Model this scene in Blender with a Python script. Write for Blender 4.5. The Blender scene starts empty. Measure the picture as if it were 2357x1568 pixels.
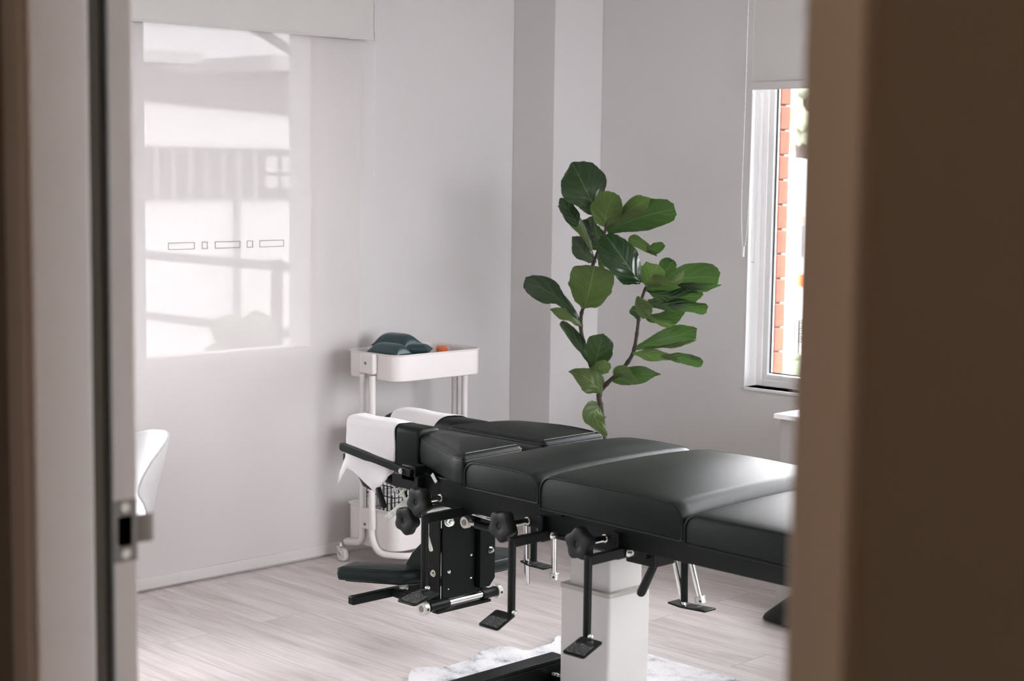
import bpy, bmesh, math, random
from mathutils import Vector, Matrix
random.seed(7)
COL = bpy.context.scene.collection
PI = math.pi
# ------------------------------------------------------------------ camera frame (solved from the room's own lines)
CAM = Vector((0, 0, 1.5))
F_PX, PITCH, ROLL, YAW = 3825.0, 0.10434, 0.0131, 0.78717
_f = Vector((-math.sin(YAW), math.cos(YAW), 0)); _r = Vector((math.cos(YAW), math.sin(YAW), 0)); _u = Vector((0, 0, 1))
FW = _f*math.cos(PITCH) - _u*math.sin(PITCH); UP0 = _u*math.cos(PITCH) + _f*math.sin(PITCH)
RT = _r*math.cos(ROLL) + UP0*math.sin(ROLL); UP = UP0*math.cos(ROLL) - _r*math.sin(ROLL)
def at(px, py, ax, val):
    """measured photo point -> world point on the plane axis=val"""
    r = RT*((px-1178.5)/F_PX) - UP*((py-784)/F_PX) + FW
    i = 'XYZ'.index(ax)
    return CAM + r*((val-CAM[i])/r[i])

# ------------------------------------------------------------------ materials
def newmat(name):
    m = bpy.data.materials.new(name); m.use_nodes = True
    nt = m.node_tree
    return m, nt, nt.nodes['Principled BSDF']
def node(nt, t, **kw):
    n = nt.nodes.new(t)
    for k, v in kw.items(): setattr(n, k, v)
    return n
def simple(name, col, rough=.5, metal=0, bump=0, bscale=200, var=0, vscale=3, coat=0, spec=.5, sheen=0):
    m, nt, b = newmat(name)
    b.inputs['Base Color'].default_value = (*col, 1)
    b.inputs['Roughness'].default_value = rough
    b.inputs['Metallic'].default_value = metal
    b.inputs['Specular IOR Level'].default_value = spec
    b.inputs['Coat Weight'].default_value = coat
    b.inputs['Sheen Weight'].default_value = sheen
    tc = node(nt, 'ShaderNodeTexCoord')
    if var:
        n = node(nt, 'ShaderNodeTexNoise'); n.inputs['Scale'].default_value = vscale; n.inputs['Detail'].default_value = 4
        nt.links.new(tc.outputs['Object'], n.inputs['Vector'])
        r = node(nt, 'ShaderNodeMix', data_type='RGBA')
        r.inputs[6].default_value = (*[c*(1-var) for c in col], 1); r.inputs[7].default_value = (*[min(1, c*(1+var)) for c in col], 1)
        nt.links.new(n.outputs['Fac'], r.inputs[0]); nt.links.new(r.outputs[2], b.inputs['Base Color'])
    if bump:
        n = node(nt, 'ShaderNodeTexNoise'); n.inputs['Scale'].default_value = bscale; n.inputs['Detail'].default_value = 3
        nt.links.new(tc.outputs['Object'], n.inputs['Vector'])
        bp = node(nt, 'ShaderNodeBump'); bp.inputs['Strength'].default_value = bump; bp.inputs['Distance'].default_value = .001
        nt.links.new(n.outputs['Fac'], bp.inputs['Height']); nt.links.new(bp.outputs['Normal'], b.inputs['Normal'])
    return m
M = {}
M['wall'] = simple('wall_paint', (.60, .585, .585), .6, bump=.15, bscale=300)
M['ceil'] = simple('ceiling_paint', (.7, .69, .68), .8)
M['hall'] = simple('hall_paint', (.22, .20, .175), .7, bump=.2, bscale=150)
M['trim'] = simple('door_trim_paint', (.60, .58, .56), .45)
M['white'] = simple('white_powder_coat', (.70, .67, .665), .38)
M['plastic_w'] = simple('white_plastic', (.70, .70, .70), .35)
M['skirt'] = simple('skirting_paint', (.60, .575, .565), .4)
M['vinyl'] = simple('black_vinyl', (.005, .0078, .0065), .36, bump=.35, bscale=900, spec=.12)
M['vinyl2'] = simple('green_black_vinyl', (.007, .014, .0135), .36, bump=.3, bscale=500, spec=.25)
M['teal'] = simple('dark_teal_vinyl', (.018, .05, .058), .3, bump=.2, bscale=80)
M['black'] = simple('black_powder_coat', (.0055, .0078, .0068), .33, bump=.1, bscale=700, spec=.15)
M['blackmatte'] = simple('black_rubber', (.006, .0065, .006), .55, spec=.25)
M['chrome'] = simple('chrome', (.75, .75, .73), .15, 1)
M['zinc'] = simple('zinc_plate', (.62, .66, .62), .32, .9)
M['alu'] = simple('brushed_aluminium', (.58, .57, .54), .35, .8)
M['coln'] = simple('pearl_column_paint', (.42, .41, .395), .35, 0)
M['stitch'] = simple('pale_thread', (.5, .5, .48), .6)
M['grit'] = simple('anti_slip_tape', (.012, .012, .012), .75)
M['paper'] = simple('crepe_paper', (.55, .535, .535), .9, bump=.8, bscale=260, sheen=.2)
M['soil'] = simple('potting_soil', (.05, .035, .025), .95, bump=1, bscale=60)
M['pot'] = simple('grey_pot', (.35, .34, .33), .6)
M['bark'] = simple('bark', (.035, .024, .018), .8, bump=1, bscale=120)
M['concrete'] = simple('concrete_laminate', (.36, .345, .33), .6, var=.25, vscale=5)
M['desk'] = simple('white_laminate', (.85, .85, .87), .3)
M['orange'] = simple('orange_plastic', (.75, .17, .05), .5)
M['paleorange'] = simple('faded_orange', (.5, .3, .2), .7)
M['wood'] = simple('pale_wood', (.5, .35, .22), .5)
M['steel'] = simple('satin_steel', (.20, .19, .17), .4, .5)
M['steelring'] = simple('grey_collar', (.30, .295, .27), .35, .4)
M['darkhole'] = simple('dark_recess', (.01, .01, .01), .8)
M['seal'] = simple('rubber_seal', (.03, .032, .03), .6)
M['frame_w'] = simple('window_frame_white', (.80, .77, .78), .35)
M['blind'] = simple('blockout_fabric', (.56, .55, .535), .85, bump=.2, bscale=700)
M['render'] = simple('white_render', (.85, .84, .83), .8)
M['facade_dark'] = simple('shaded_cladding', (.03, .028, .028), .7)  # eave's shade put into this colour; also dark window band and railing
M['dimglass'] = simple('dim_window', (.22, .22, .23), .3)
M['pave'] = simple('pale_paving', (.55, .54, .53), .9, var=.1)
M['asphalt'] = simple('asphalt', (.07, .07, .07), .9, var=.2)
M['treepale'] = simple('pale_foliage', (.16, .17, .12), .8, var=.5, vscale=3)
M['bushm'] = simple('shrub_green', (.10, .12, .07), .8, var=.5, vscale=3)
M['fence'] = simple('dark_mesh_fence', (.12, .12, .12), .6)
M['carp'] = simple('silver_car_paint', (.6, .62, .65), .25, .3)
# grit speckle
def speckle(m, s=420, th=.64):
    nt = m.node_tree; b = nt.nodes['Principled BSDF']
    tc = node(nt, 'ShaderNodeTexCoord'); n = node(nt, 'ShaderNodeTexNoise'); n.inputs['Scale'].default_value = s
    nt.links.new(tc.outputs['Object'], n.inputs['Vector'])
    g = node(nt, 'ShaderNodeMath', operation='GREATER_THAN'); g.inputs[1].default_value = th
    nt.links.new(n.outputs['Fac'], g.inputs[0])
    r = node(nt, 'ShaderNodeMix', data_type='RGBA'); r.inputs[6].default_value = (.012, .012, .012, 1); r.inputs[7].default_value = (.5, .5, .5, 1)
    nt.links.new(g.outputs[0], r.inputs[0]); nt.links.new(r.outputs[2], b.inputs['Base Color'])
speckle(M['grit'])
# floor: pale oak boards along X
def wood_floor():
    m, nt, b = newmat('pale_oak_boards')
    tc = node(nt, 'ShaderNodeTexCoord')
    br = node(nt, 'ShaderNodeTexBrick'); br.offset = .37; br.offset_frequency = 2
    br.inputs['Scale'].default_value = 1; br.inputs['Brick Width'].default_value = 1.35; br.inputs['Row Height'].default_value = .19
    br.inputs['Mortar Size'].default_value = .0012; br.inputs['Mortar Smooth'].default_value = .1
    br.inputs['Color1'].default_value = (0, 0, 0, 1); br.inputs['Color2'].default_value = (1, 1, 1, 1); br.inputs['Mortar'].default_value = (.5, .5, .5, 1)
    mpb = node(nt, 'ShaderNodeMapping'); mpb.inputs['Location'].default_value = (.3, .05, 0)
    nt.links.new(tc.outputs['Object'], mpb.inputs['Vector']); nt.links.new(mpb.outputs[0], br.inputs['Vector'])
    # per board offset of the grain
    cmb = node(nt, 'ShaderNodeVectorMath', operation='MULTIPLY_ADD')
    cmb.inputs[1].default_value = (7, 11, 0)
    nt.links.new(br.outputs['Color'], cmb.inputs[0]); nt.links.new(tc.outputs['Object'], cmb.inputs[2])
    mp = node(nt, 'ShaderNodeMapping'); mp.inputs['Scale'].default_value = (1.1, 9, 1)
    nt.links.new(cmb.outputs[0], mp.inputs['Vector'])
    n = node(nt, 'ShaderNodeTexNoise'); n.inputs['Scale'].default_value = 1.6; n.inputs['Detail'].default_value = 7; n.inputs['Roughness'].default_value = .62; n.inputs['Distortion'].default_value = .8
    nt.links.new(mp.outputs[0], n.inputs['Vector'])
    r = node(nt, 'ShaderNodeValToRGB'); e = r.color_ramp.elements
    e[0].position = .27; e[0].color = (.50, .445, .425, 1); e[1].position = .62; e[1].color = (.75, .70, .695, 1)
    x = e.new(.42); x.color = (.62, .565, .55, 1)
    nt.links.new(n.outputs['Fac'], r.inputs[0])
    mp2 = node(nt, 'ShaderNodeMapping'); mp2.inputs['Scale'].default_value = (1.2, 9, 1)
    nt.links.new(cmb.outputs[0], mp2.inputs['Vector'])
    w = node(nt, 'ShaderNodeTexWave', wave_type='RINGS', rings_direction='Z'); w.inputs['Scale'].default_value = 1.3; w.inputs['Distortion'].default_value = 9; w.inputs['Detail'].default_value = 3; w.inputs['Detail Scale'].default_value = 1.4
    nt.links.new(mp2.outputs[0], w.inputs['Vector'])
    mx = node(nt, 'ShaderNodeMix', data_type='RGBA', blend_type='MULTIPLY'); mx.inputs[0].default_value = .2
    wr = node(nt, 'ShaderNodeValToRGB'); wr.color_ramp.elements[0].color = (.62, .58, .56, 1); wr.color_ramp.elements[0].position = .0; wr.color_ramp.elements[1].position = .35
    nt.links.new(w.outputs['Fac'], wr.inputs[0])
    nt.links.new(r.outputs[0], mx.inputs[6]); nt.links.new(wr.outputs[0], mx.inputs[7])
    mt = node(nt, 'ShaderNodeMix', data_type='RGBA'); mt.inputs[7].default_value = (.24, .2, .19, 1)
    mf = node(nt, 'ShaderNodeMath', operation='MULTIPLY'); mf.inputs[1].default_value = .6
    nt.links.new(br.outputs['Fac'], mf.inputs[0]); nt.links.new(mf.outputs[0], mt.inputs[0]); nt.links.new(mx.outputs[2], mt.inputs[6])
    tone = node(nt, 'ShaderNodeMix', data_type='RGBA', blend_type='MULTIPLY'); tone.inputs[0].default_value = 1
    tr = node(nt, 'ShaderNodeValToRGB'); tr.color_ramp.elements[0].color = (.9, .89, .885, 1)
    nt.links.new(br.outputs['Color'], tr.inputs[0]); nt.links.new(mt.outputs[2], tone.inputs[6]); nt.links.new(tr.outputs[0], tone.inputs[7])
    nt.links.new(tone.outputs[2], b.inputs['Base Color'])
    b.inputs['Roughness'].default_value = .42; b.inputs['Specular IOR Level'].default_value = .45
    bp = node(nt, 'ShaderNodeBump'); bp.inputs['Strength'].default_value = .12; bp.inputs['Distance'].default_value = .002
    nt.links.new(n.outputs['Fac'], bp.inputs['Height']); nt.links.new(bp.outputs['Normal'], b.inputs['Normal'])
    return m
M['floor'] = wood_floor()
def rug_mat():
    m, nt, b = newmat('distressed_rug')
    tc = node(nt, 'ShaderNodeTexCoord')
    n = node(nt, 'ShaderNodeTexNoise'); n.inputs['Scale'].default_value = 7; n.inputs['Detail'].default_value = 9; n.inputs['Roughness'].default_value = .75
    v = node(nt, 'ShaderNodeTexVoronoi', feature='DISTANCE_TO_EDGE'); v.inputs['Scale'].default_value = 9
    nt.links.new(tc.outputs['Object'], n.inputs['Vector']); nt.links.new(tc.outputs['Object'], v.inputs['Vector'])
    ad = node(nt, 'ShaderNodeMath', operation='MULTIPLY_ADD'); ad.inputs[1].default_value = .25
    nt.links.new(v.outputs['Distance'], ad.inputs[0]); nt.links.new(n.outputs['Fac'], ad.inputs[2])
    r = node(nt, 'ShaderNodeValToRGB'); e = r.color_ramp.elements
    e[0].position = .36; e[0].color = (.16, .175, .19, 1); e[1].position = .56; e[1].color = (.80, .79, .80, 1)
    x = e.new(.45); x.color = (.60, .61, .64, 1)
    nt.links.new(ad.outputs[0], r.inputs[0]); nt.links.new(r.outputs[0], b.inputs['Base Color'])
    b.inputs['Roughness'].default_value = .95
    n2 = node(nt, 'ShaderNodeTexNoise'); n2.inputs['Scale'].default_value = 180
    nt.links.new(tc.outputs['Object'], n2.inputs['Vector'])
    bp = node(nt, 'ShaderNodeBump'); bp.inputs['Strength'].default_value = .6; bp.inputs['Distance'].default_value = .004
    nt.links.new(n2.outputs['Fac'], bp.inputs['Height']); nt.links.new(bp.outputs['Normal'], b.inputs['Normal'])
    return m
M['rug'] = rug_mat()
def sheer_mat():
    m, nt, b = newmat('sheer_screen_fabric')
    out = nt.nodes['Material Output']
    b.inputs['Base Color'].default_value = (.60, .575, .57, 1); b.inputs['Roughness'].default_value = .8
    tr = node(nt, 'ShaderNodeBsdfTransparent')
    tc = node(nt, 'ShaderNodeTexCoord')
    mp = node(nt, 'ShaderNodeMapping'); mp.inputs['Scale'].default_value = (1, 420, 26)
    n = node(nt, 'ShaderNodeTexNoise'); n.inputs['Scale'].default_value = 1; n.inputs['Detail'].default_value = 1
    nt.links.new(tc.outputs['Object'], mp.inputs[0]); nt.links.new(mp.outputs[0], n.inputs['Vector'])
    mr = node(nt, 'ShaderNodeMapRange'); mr.inputs['From Min'].default_value = .3; mr.inputs['From Max'].default_value = .7
    mr.inputs['To Min'].default_value = SHEER_T*.8; mr.inputs['To Max'].default_value = SHEER_T*1.2
    nt.links.new(n.outputs['Fac'], mr.inputs[0])
    mx = node(nt, 'ShaderNodeMixShader')
    nt.links.new(mr.outputs[0], mx.inputs[0]); nt.links.new(b.outputs[0], mx.inputs[1]); nt.links.new(tr.outputs[0], mx.inputs[2])
    nt.links.new(mx.outputs[0], out.inputs[0])
    return m
SHEER_T = .026
M['sheer'] = sheer_mat()
def glass_mat():
    m, nt, b = newmat('window_glass')
    out = nt.nodes['Material Output']
    tr = node(nt, 'ShaderNodeBsdfTransparent'); gl = node(nt, 'ShaderNodeBsdfGlossy'); gl.inputs['Roughness'].default_value = .02
    fr = node(nt, 'ShaderNodeFresnel'); fr.inputs['IOR'].default_value = 1.35
    mx = node(nt, 'ShaderNodeMixShader')
    nt.links.new(fr.outputs[0], mx.inputs[0]); nt.links.new(tr.outputs[0], mx.inputs[1]); nt.links.new(gl.outputs[0], mx.inputs[2])
    nt.links.new(mx.outputs[0], out.inputs[0])
    return m
M['glass'] = glass_mat()
def brick_mat():
    m, nt, b = newmat('orange_brick')
    tc = node(nt, 'ShaderNodeTexCoord'); n = node(nt, 'ShaderNodeTexNoise'); n.inputs['Scale'].default_value = 25
    nt.links.new(tc.outputs['Object'], n.inputs['Vector'])
    r = node(nt, 'ShaderNodeValToRGB'); r.color_ramp.elements[0].color = (.165, .052, .029, 1); r.color_ramp.elements[1].color = (.22, .08, .047, 1)
    nt.links.new(n.outputs['Fac'], r.inputs[0]); nt.links.new(r.outputs[0], b.inputs['Base Color']); b.inputs['Roughness'].default_value = .9
    return m
M['brick'] = brick_mat(); M['mortar'] = simple('mortar', (.16, .12, .10), .95)
def leaf_mat():
    m, nt, b = newmat('fiddle_leaf')
    L = nt.links.new
    uv = node(nt, 'ShaderNodeUVMap'); sp = node(nt, 'ShaderNodeSeparateXYZ'); L(uv.outputs[0], sp.inputs[0])
    def mth(op, a, bb=None, c=None):
        n = node(nt, 'ShaderNodeMath', operation=op)
        for i, v in enumerate((a, bb, c)):
            if v is None: continue
            if isinstance(v, (int, float)): n.inputs[i].default_value = v
            else: L(v, n.inputs[i])
        return n.outputs[0]
    s = mth('ABSOLUTE', mth('SUBTRACT', sp.outputs[0], .5))       # 0..0.5
    t = sp.outputs[1]
    mid = mth('LESS_THAN', s, .013)
    q = mth('FRACT', mth('MULTIPLY', mth('SUBTRACT', t, mth('MULTIPLY', s, .75)), 4.6))
    side = mth('LESS_THAN', mth('ABSOLUTE', mth('SUBTRACT', q, .5)), .026)
    vein = mth('MAXIMUM', mid, mth('MULTIPLY', side, .55))
    geo = node(nt, 'ShaderNodeNewGeometry')
    tc = node(nt, 'ShaderNodeTexCoord'); nz = node(nt, 'ShaderNodeTexNoise'); nz.inputs['Scale'].default_value = 14; L(tc.outputs['Object'], nz.inputs['Vector'])
    up = node(nt, 'ShaderNodeMix', data_type='RGBA'); up.inputs[6].default_value = (.003, .014, .005, 1); up.inputs[7].default_value = (.008, .030, .010, 1); L(nz.outputs['Fac'], up.inputs[0])
    upv = node(nt, 'ShaderNodeMix', data_type='RGBA'); upv.inputs[7].default_value = (.045, .10, .035, 1); L(vein, upv.inputs[0]); L(up.outputs[2], upv.inputs[6])
    un = node(nt, 'ShaderNodeMix', data_type='RGBA'); un.inputs[6].default_value = (.045, .078, .018, 1); un.inputs[7].default_value = (.08, .12, .03, 1); L(nz.outputs['Fac'], un.inputs[0])
    unv = node(nt, 'ShaderNodeMix', data_type='RGBA'); unv.inputs[7].default_value = (.15, .21, .07, 1); L(vein, unv.inputs[0]); L(un.outputs[2], unv.inputs[6])
    c = node(nt, 'ShaderNodeMix', data_type='RGBA'); L(geo.outputs['Backfacing'], c.inputs[0]); L(upv.outputs[2], c.inputs[6]); L(unv.outputs[2], c.inputs[7])
    L(c.outputs[2], b.inputs['Base Color'])
    rg = mth('MULTIPLY_ADD', geo.outputs['Backfacing'], .25, .24); L(rg, b.inputs['Roughness'])
    tl = node(nt, 'ShaderNodeBsdfTranslucent'); tl.inputs['Color'].default_value = (.09, .20, .025, 1)
    mx = node(nt, 'ShaderNodeMixShader'); mx.inputs[0].default_value = .16
    bp = node(nt, 'ShaderNodeBump'); bp.inputs['Strength'].default_value = .6; bp.inputs['Distance'].default_value = .006
    L(mth('SUBTRACT', mth('MULTIPLY', mth('SINE', mth('MULTIPLY', q, 6.283)), .25), mth('MULTIPLY', vein, .4)), bp.inputs['Height']); L(bp.outputs[0], b.inputs['Normal'])
    out = nt.nodes['Material Output']
    L(b.outputs[0], mx.inputs[1]); L(tl.outputs[0], mx.inputs[2]); L(mx.outputs[0], out.inputs[0])
    return m
M['leaf'] = leaf_mat()

# ------------------------------------------------------------------ mesh helpers
def V(*a): return Vector(a[0] if len(a) == 1 else a)
def box(bm, lo, hi):
    x0, y0, z0 = lo; x1, y1, z1 = hi
    v = [bm.verts.new(p) for p in ((x0,y0,z0),(x1,y0,z0),(x1,y1,z0),(x0,y1,z0),(x0,y0,z1),(x1,y0,z1),(x1,y1,z1),(x0,y1,z1))]
    for f in ((0,3,2,1),(4,5,6,7),(0,1,5,4),(1,2,6,5),(2,3,7,6),(3,0,4,7)): bm.faces.new([v[i] for i in f])
def frame_of(d):
    d = d.normalized(); a = Vector((0,0,1)) if abs(d.z) < .9 else Vector((1,0,0))
    x = d.cross(a).normalized(); return x, d.cross(x).normalized()
def obox(bm, a, b, w, h, up=None):
    """bar from a to b, width w sideways, height h"""
    a, b = V(a), V(b); d = (b-a).normalized()
    up = V(up) if up else Vector((0,0,1)) if abs(d.z) < .9 else Vector((0,1,0))
    s = d.cross(up).normalized(); u = s.cross(d)
    vs = []
    for p in (a, b):
        for i, j in ((-1,-1),(1,-1),(1,1),(-1,1)): vs.append(bm.verts.new(p + s*(i*w/2) + u*(j*h/2)))
    for f in ((0,1,2,3),(7,6,5,4),(0,4,5,1),(1,5,6,2),(2,6,7,3),(3,7,4,0)): bm.faces.new([vs[i] for i in f])
def tube(bm, pts, r, seg=12, cap=True, closed=False):
    pts = [V(p) for p in pts]; n = len(pts)
    rs = r if isinstance(r, (list, tuple)) else [r]*n
    rings = []; x = None
    for i, p in enumerate(pts):
        if closed: d = pts[(i+1) % n] - pts[i-1]
        else: d = pts[min(i+1, n-1)] - pts[max(i-1, 0)]
        d.normalize()
        if x is None: x, y = frame_of(d)
        else:
            x = (x - d*x.dot(d)).normalized(); y = d.cross(x)
        rings.append([bm.verts.new(p + (x*math.cos(2*PI*k/seg) + y*math.sin(2*PI*k/seg))*rs[i]) for k in range(seg)])
    m = n if closed else n-1
    for i in range(m):
        A, B = rings[i], rings[(i+1) % n]
        for k in range(seg): bm.faces.new((A[k], A[(k+1) % seg], B[(k+1) % seg], B[k]))
    if cap and not closed:
        bm.faces.new(rings[0][::-1]); bm.faces.new(rings[-1])
def cyl(bm, a, b, r, seg=20): tube(bm, [a, b], r, seg)
def smooth_path(pts, n=8):
    pts = [V(p) for p in pts]; out = []
    for i in range(len(pts)-1):
        p0, p1, p2, p3 = pts[max(i-1,0)], pts[i], pts[i+1], pts[min(i+2, len(pts)-1)]
        for k in range(n):
            t = k/n
            out.append(.5*((2*p1) + (p2-p0)*t + (2*p0-5*p1+4*p2-p3)*t*t + (3*p1-p0-3*p2+p3)*t**3))
    out.append(pts[-1]); return out
def fillet(pts, r, n=6):
    """polyline with rounded corners"""
    pts = [V(p) for p in pts]; out = [pts[0]]
    for i in range(1, len(pts)-1):
        a, b, c = pts[i-1], pts[i], pts[i+1]
        u = (a-b).normalized(); w = (c-b).normalized(); rr = min(r, (a-b).length*.49, (c-b).length*.49)
        p, q = b+u*rr, b+w*rr
        for k in range(n+1):
            t = k/n; out.append(p*(1-t)**2 + b*2*t*(1-t) + q*t*t)
    out.append(pts[-1]); return out
def round_poly(pts, r, n=5):
    """closed 2-D polygon with rounded corners; r number or list"""
    N = len(pts); out = []
    for i in range(N):
        a, b, c = (Vector((*pts[(i+k) % N], 0)) for k in (-1, 0, 1))
        rr = r[i] if isinstance(r, (list, tuple)) else r
        u = (a-b); w = (c-b); rr = min(rr, u.length*.45, w.length*.45)
        if rr < 1e-6: out.append((b.x, b.y)); continue
        p, q = b+u.normalized()*rr, b+w.normalized()*rr
        for k in range(n+1):
            t = k/n; v = p*(1-t)**2 + b*2*t*(1-t) + q*t*t; out.append((v.x, v.y))
    return out
def loft(bm, rings, cap0=True, cap1=True, closed=True):
    R = [[bm.verts.new(p) for p in r] for r in rings]; n = len(R[0])
    for i in range(len(R)-1):
        for k in range(n if closed else n-1):
            bm.faces.new((R[i][k], R[i][(k+1) % n], R[i+1][(k+1) % n], R[i+1][k]))
    if cap0: bm.faces.new(R[0][::-1])
    if cap1: bm.faces.new(R[-1])
    return R
def prism(bm, poly, f, a, b):
    """extrude a 2-D polygon; f(u,v,w) -> 3-D point, w from a to b"""
    loft(bm, [[f(u, v, a) for u, v in poly], [f(u, v, b) for u, v in poly]])
FYZ = lambda u, v, w: (w, u, v)
FXZ = lambda u, v, w: (u, w, v)
FXY = lambda u, v, w: (u, v, w)
def finish(name, bm, mat, parent=None, smooth=True, bevel=0, bseg=2, subsurf=0, angle=40):
    bmesh.ops.recalc_face_normals(bm, faces=bm.faces[:])
    me = bpy.data.meshes.new(name); bm.to_mesh(me); bm.free()
    o = bpy.data.objects.new(name, me); COL.objects.link(o)
    me.materials.append(mat if not isinstance(mat, str) else M[mat])
    if bevel:
        b = o.modifiers.new('Bevel', 'BEVEL'); b.width = bevel; b.segments = bseg; b.limit_method = 'ANGLE'; b.angle_limit = math.radians(35)
    if subsurf:
        s = o.modifiers.new('Subsurf', 'SUBSURF'); s.levels = s.render_levels = subsurf
    if smooth:
        for p in me.polygons: p.use_smooth = True
        if not subsurf:
            try: me.set_sharp_from_angle(angle=math.radians(angle))
            except Exception: pass
    if parent is not None:
        o.parent = parent
        if parent.type == 'EMPTY': o.matrix_parent_inverse = Matrix.Translation(-parent.location)
    return o
def B(): return bmesh.new()
def thing(name, label, cat, loc, group=None):
    o = bpy.data.objects.new(name, None); COL.objects.link(o); o.location = loc; o.empty_display_size = .1
    o['label'] = label; o['category'] = cat
    if group: o['group'] = group
    return o
def tag(o, label, cat, group=None):
    o['label'] = label; o['category'] = cat
    if group: o['group'] = group
    return o
def struct(o): o['kind'] = 'structure'; return o
def part(name, mat, parent, *shapes, **kw):
    bm = B()
    for s in shapes: s(bm)
    return finish(name, bm, mat, parent, **kw)

# ------------------------------------------------------------------ the setting
XL, YB, YP, XP = -4.946, 5.204, 4.917, -4.709      # left wall, back wall, pier
XR, ZC, YD = -.40, 2.62, .985                         # right wall, ceiling, door wall (hall side)
WT = .16
bm = B(); box(bm, (XL-.3, -1.8, -.1), (1.9, YB+.22, 0)); struct(finish('floor', bm, 'floor', smooth=False))
bm = B(); box(bm, (XL-.3, -1.8, ZC), (1.9, YB+.22, ZC+.12)); struct(finish('ceiling', bm, 'ceil', smooth=False))
# left wall with the tall window
wy0, wy1, wz0, wz1 = 3.142, 3.925, .80, 2.25
bm = B()
box(bm, (XL-.22, YD+.115, 0), (XL, 1.45, ZC)); box(bm, (XL-.22, 2.77, 0), (XL, wy0, ZC)); box(bm, (XL-.22, 1.45, 0), (XL, 2.77, .4)); box(bm, (XL-.22, 1.45, 1.6), (XL, 2.77, ZC)); box(bm, (XL-.22, wy1, 0), (XL, YB+.2, ZC))
box(bm, (XL-.22, wy0, 0), (XL, wy1, wz0)); box(bm, (XL-.22, wy0, wz1), (XL, wy1, ZC))
struct(finish('wall_left', bm, 'wall', smooth=False))
# back wall with the wide window
bx0, bx1, bz0, bz1 = -3.932, -.75, .655, 2.45
bm = B()
box(bm, (XL, YB, 0), (bx0, YB+.12, ZC)); box(bm, (bx1, YB, 0), (XR+.15, YB+.12, ZC))
box(bm, (bx0, YB, 0), (bx1, YB+.12, bz0)); box(bm, (bx0, YB, bz1), (bx1, YB+.12, ZC))
struct(finish('wall_back', bm, 'wall', smooth=False))
bm = B(); box(bm, (XL, YP, 0), (XP, YB, ZC)); struct(finish('wall_corner', bm, 'wall', smooth=False, bevel=.003))
bm = B(); box(bm, (XR, YD+.115, 0), (XR+.15, 3.0, ZC)); box(bm, (XR, 5.05, 0), (XR+.15, YB, ZC)); box(bm, (XR, 3.0, 0), (XR+.15, 5.05, .12)); box(bm, (XR, 3.0, 2.45), (XR+.15, 5.05, ZC)); struct(finish('wall_right', bm, 'wall', smooth=False))
# door wall
dx0, dx1, dz1 = -1.80, -.66, 2.10
for nm, mt_, ya, yb__ in (('wall_hallside', 'hall', YD, YD+.02), ('wall_front', 'wall', YD+.02, YD+.115)):
    bm = B()
    box(bm, (XL, ya, 0), (dx0, yb__, ZC)); box(bm, (dx1, ya, 0), (1.9, yb__, ZC)); box(bm, (dx0, ya, dz1), (dx1, yb__, ZC))
    struct(finish(nm, bm, mt_, smooth=False))
# hall
bm = B(); box(bm, (XL-.3, -1.8, 0), (1.9, -1.65, ZC)); struct(finish('wall_hallend', bm, 'hall', smooth=False))
bm = B(); box(bm, (XL-.3, -1.65, 0), (XL-.15, YD+.13, ZC)); struct(finish('wall_hallleft', bm, 'hall', smooth=False))
bm = B(); box(bm, (1.75, -1.65, 0), (1.9, YD, ZC)); struct(finish('wall_hallright', bm, 'hall', smooth=False))
# skirting
bm = B()
prism(bm, round_poly([(XL, 0), (XL+.014, 0), (XL+.014, .075), (XL, .085)], .003, 2), lambda u, v, w: (u, w, v), 4.16, YP)
struct(finish('baseboard_left', bm, 'skirt'))
bm = B(); box(bm, (XP, YB-.014, 0), (XR, YB, .085)); box(bm, (XL+.014, YP-.014, 0), (XP+.014, YP, .085)); box(bm, (XP, YP, 0), (XP+.014, YB-.014, .085))
struct(finish('baseboard_back', bm, 'skirt', bevel=.003))

# door frame: architraves, rebated lining, seal and strike plate
door = bpy.data.objects.new('door_1', None); COL.objects.link(door); door.location = (-1.28, YD, 0); door['kind'] = 'structure'
def architrave(x0, x1):
    bm = B(); prism(bm, round_poly([(x0, YD-.016), (x1, YD-.016), (x1, YD), (x0, YD)], [.005, .005, 0, 0], 3), FXY, 0, dz1+.05)
    return bm
finish('architrave', architrave(-.690, -.641), 'trim', door)
finish('architrave', architrave(-1.832, -1.788), 'trim', door)
bm = B(); box(bm, (-1.832, YD-.016, dz1-.005), (-.641, YD, dz1+.05)); finish('architrave', bm, 'trim', door)
# left lining: deeper near part (the stop) with a strip of painted shade and a rubber seal behind it, then the rebate that holds the strike
bm = B()
prism(bm, round_poly([(-1.80, YD-.014), (-1.771, YD-.014), (-1.771, YD+.066), (-1.80, YD+.066)], [0, .004, .006, 0], 3), FXY, 0, dz1)
finish('door_stop', bm, 'trim', door)
bm = B(); box(bm, (-1.80, YD+.066, 0), (-1.776, YD+.085, dz1)); finish('stop_edge_shade', bm, simple('stop_shade_taupe', (.085, .08, .06), .7), door, bevel=.004, bseg=3)  # stop's rounded edge turned from light, its shade put into the taupe
bm = B(); tube(bm, [(-1.777, YD+.088, 0), (-1.777, YD+.088, dz1)], .0055, 12); finish('seal', bm, 'seal', door)
bm = B(); box(bm, (-1.80, YD+.085, 0), (-1.782, YD+.131, dz1)); finish('lining', bm, 'trim', door, smooth=False, bevel=.002)
bm = B(); box(bm, (-.685, YD-.005, 0), (-.66, YD+.117, dz1)); finish('lining', bm, 'trim', door, smooth=False, bevel=.002)
bm = B(); box(bm, (-1.80, YD-.005, dz1-.02), (-.66, YD+.117, dz1)); finish('lining', bm, 'trim', door, smooth=False)
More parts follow.
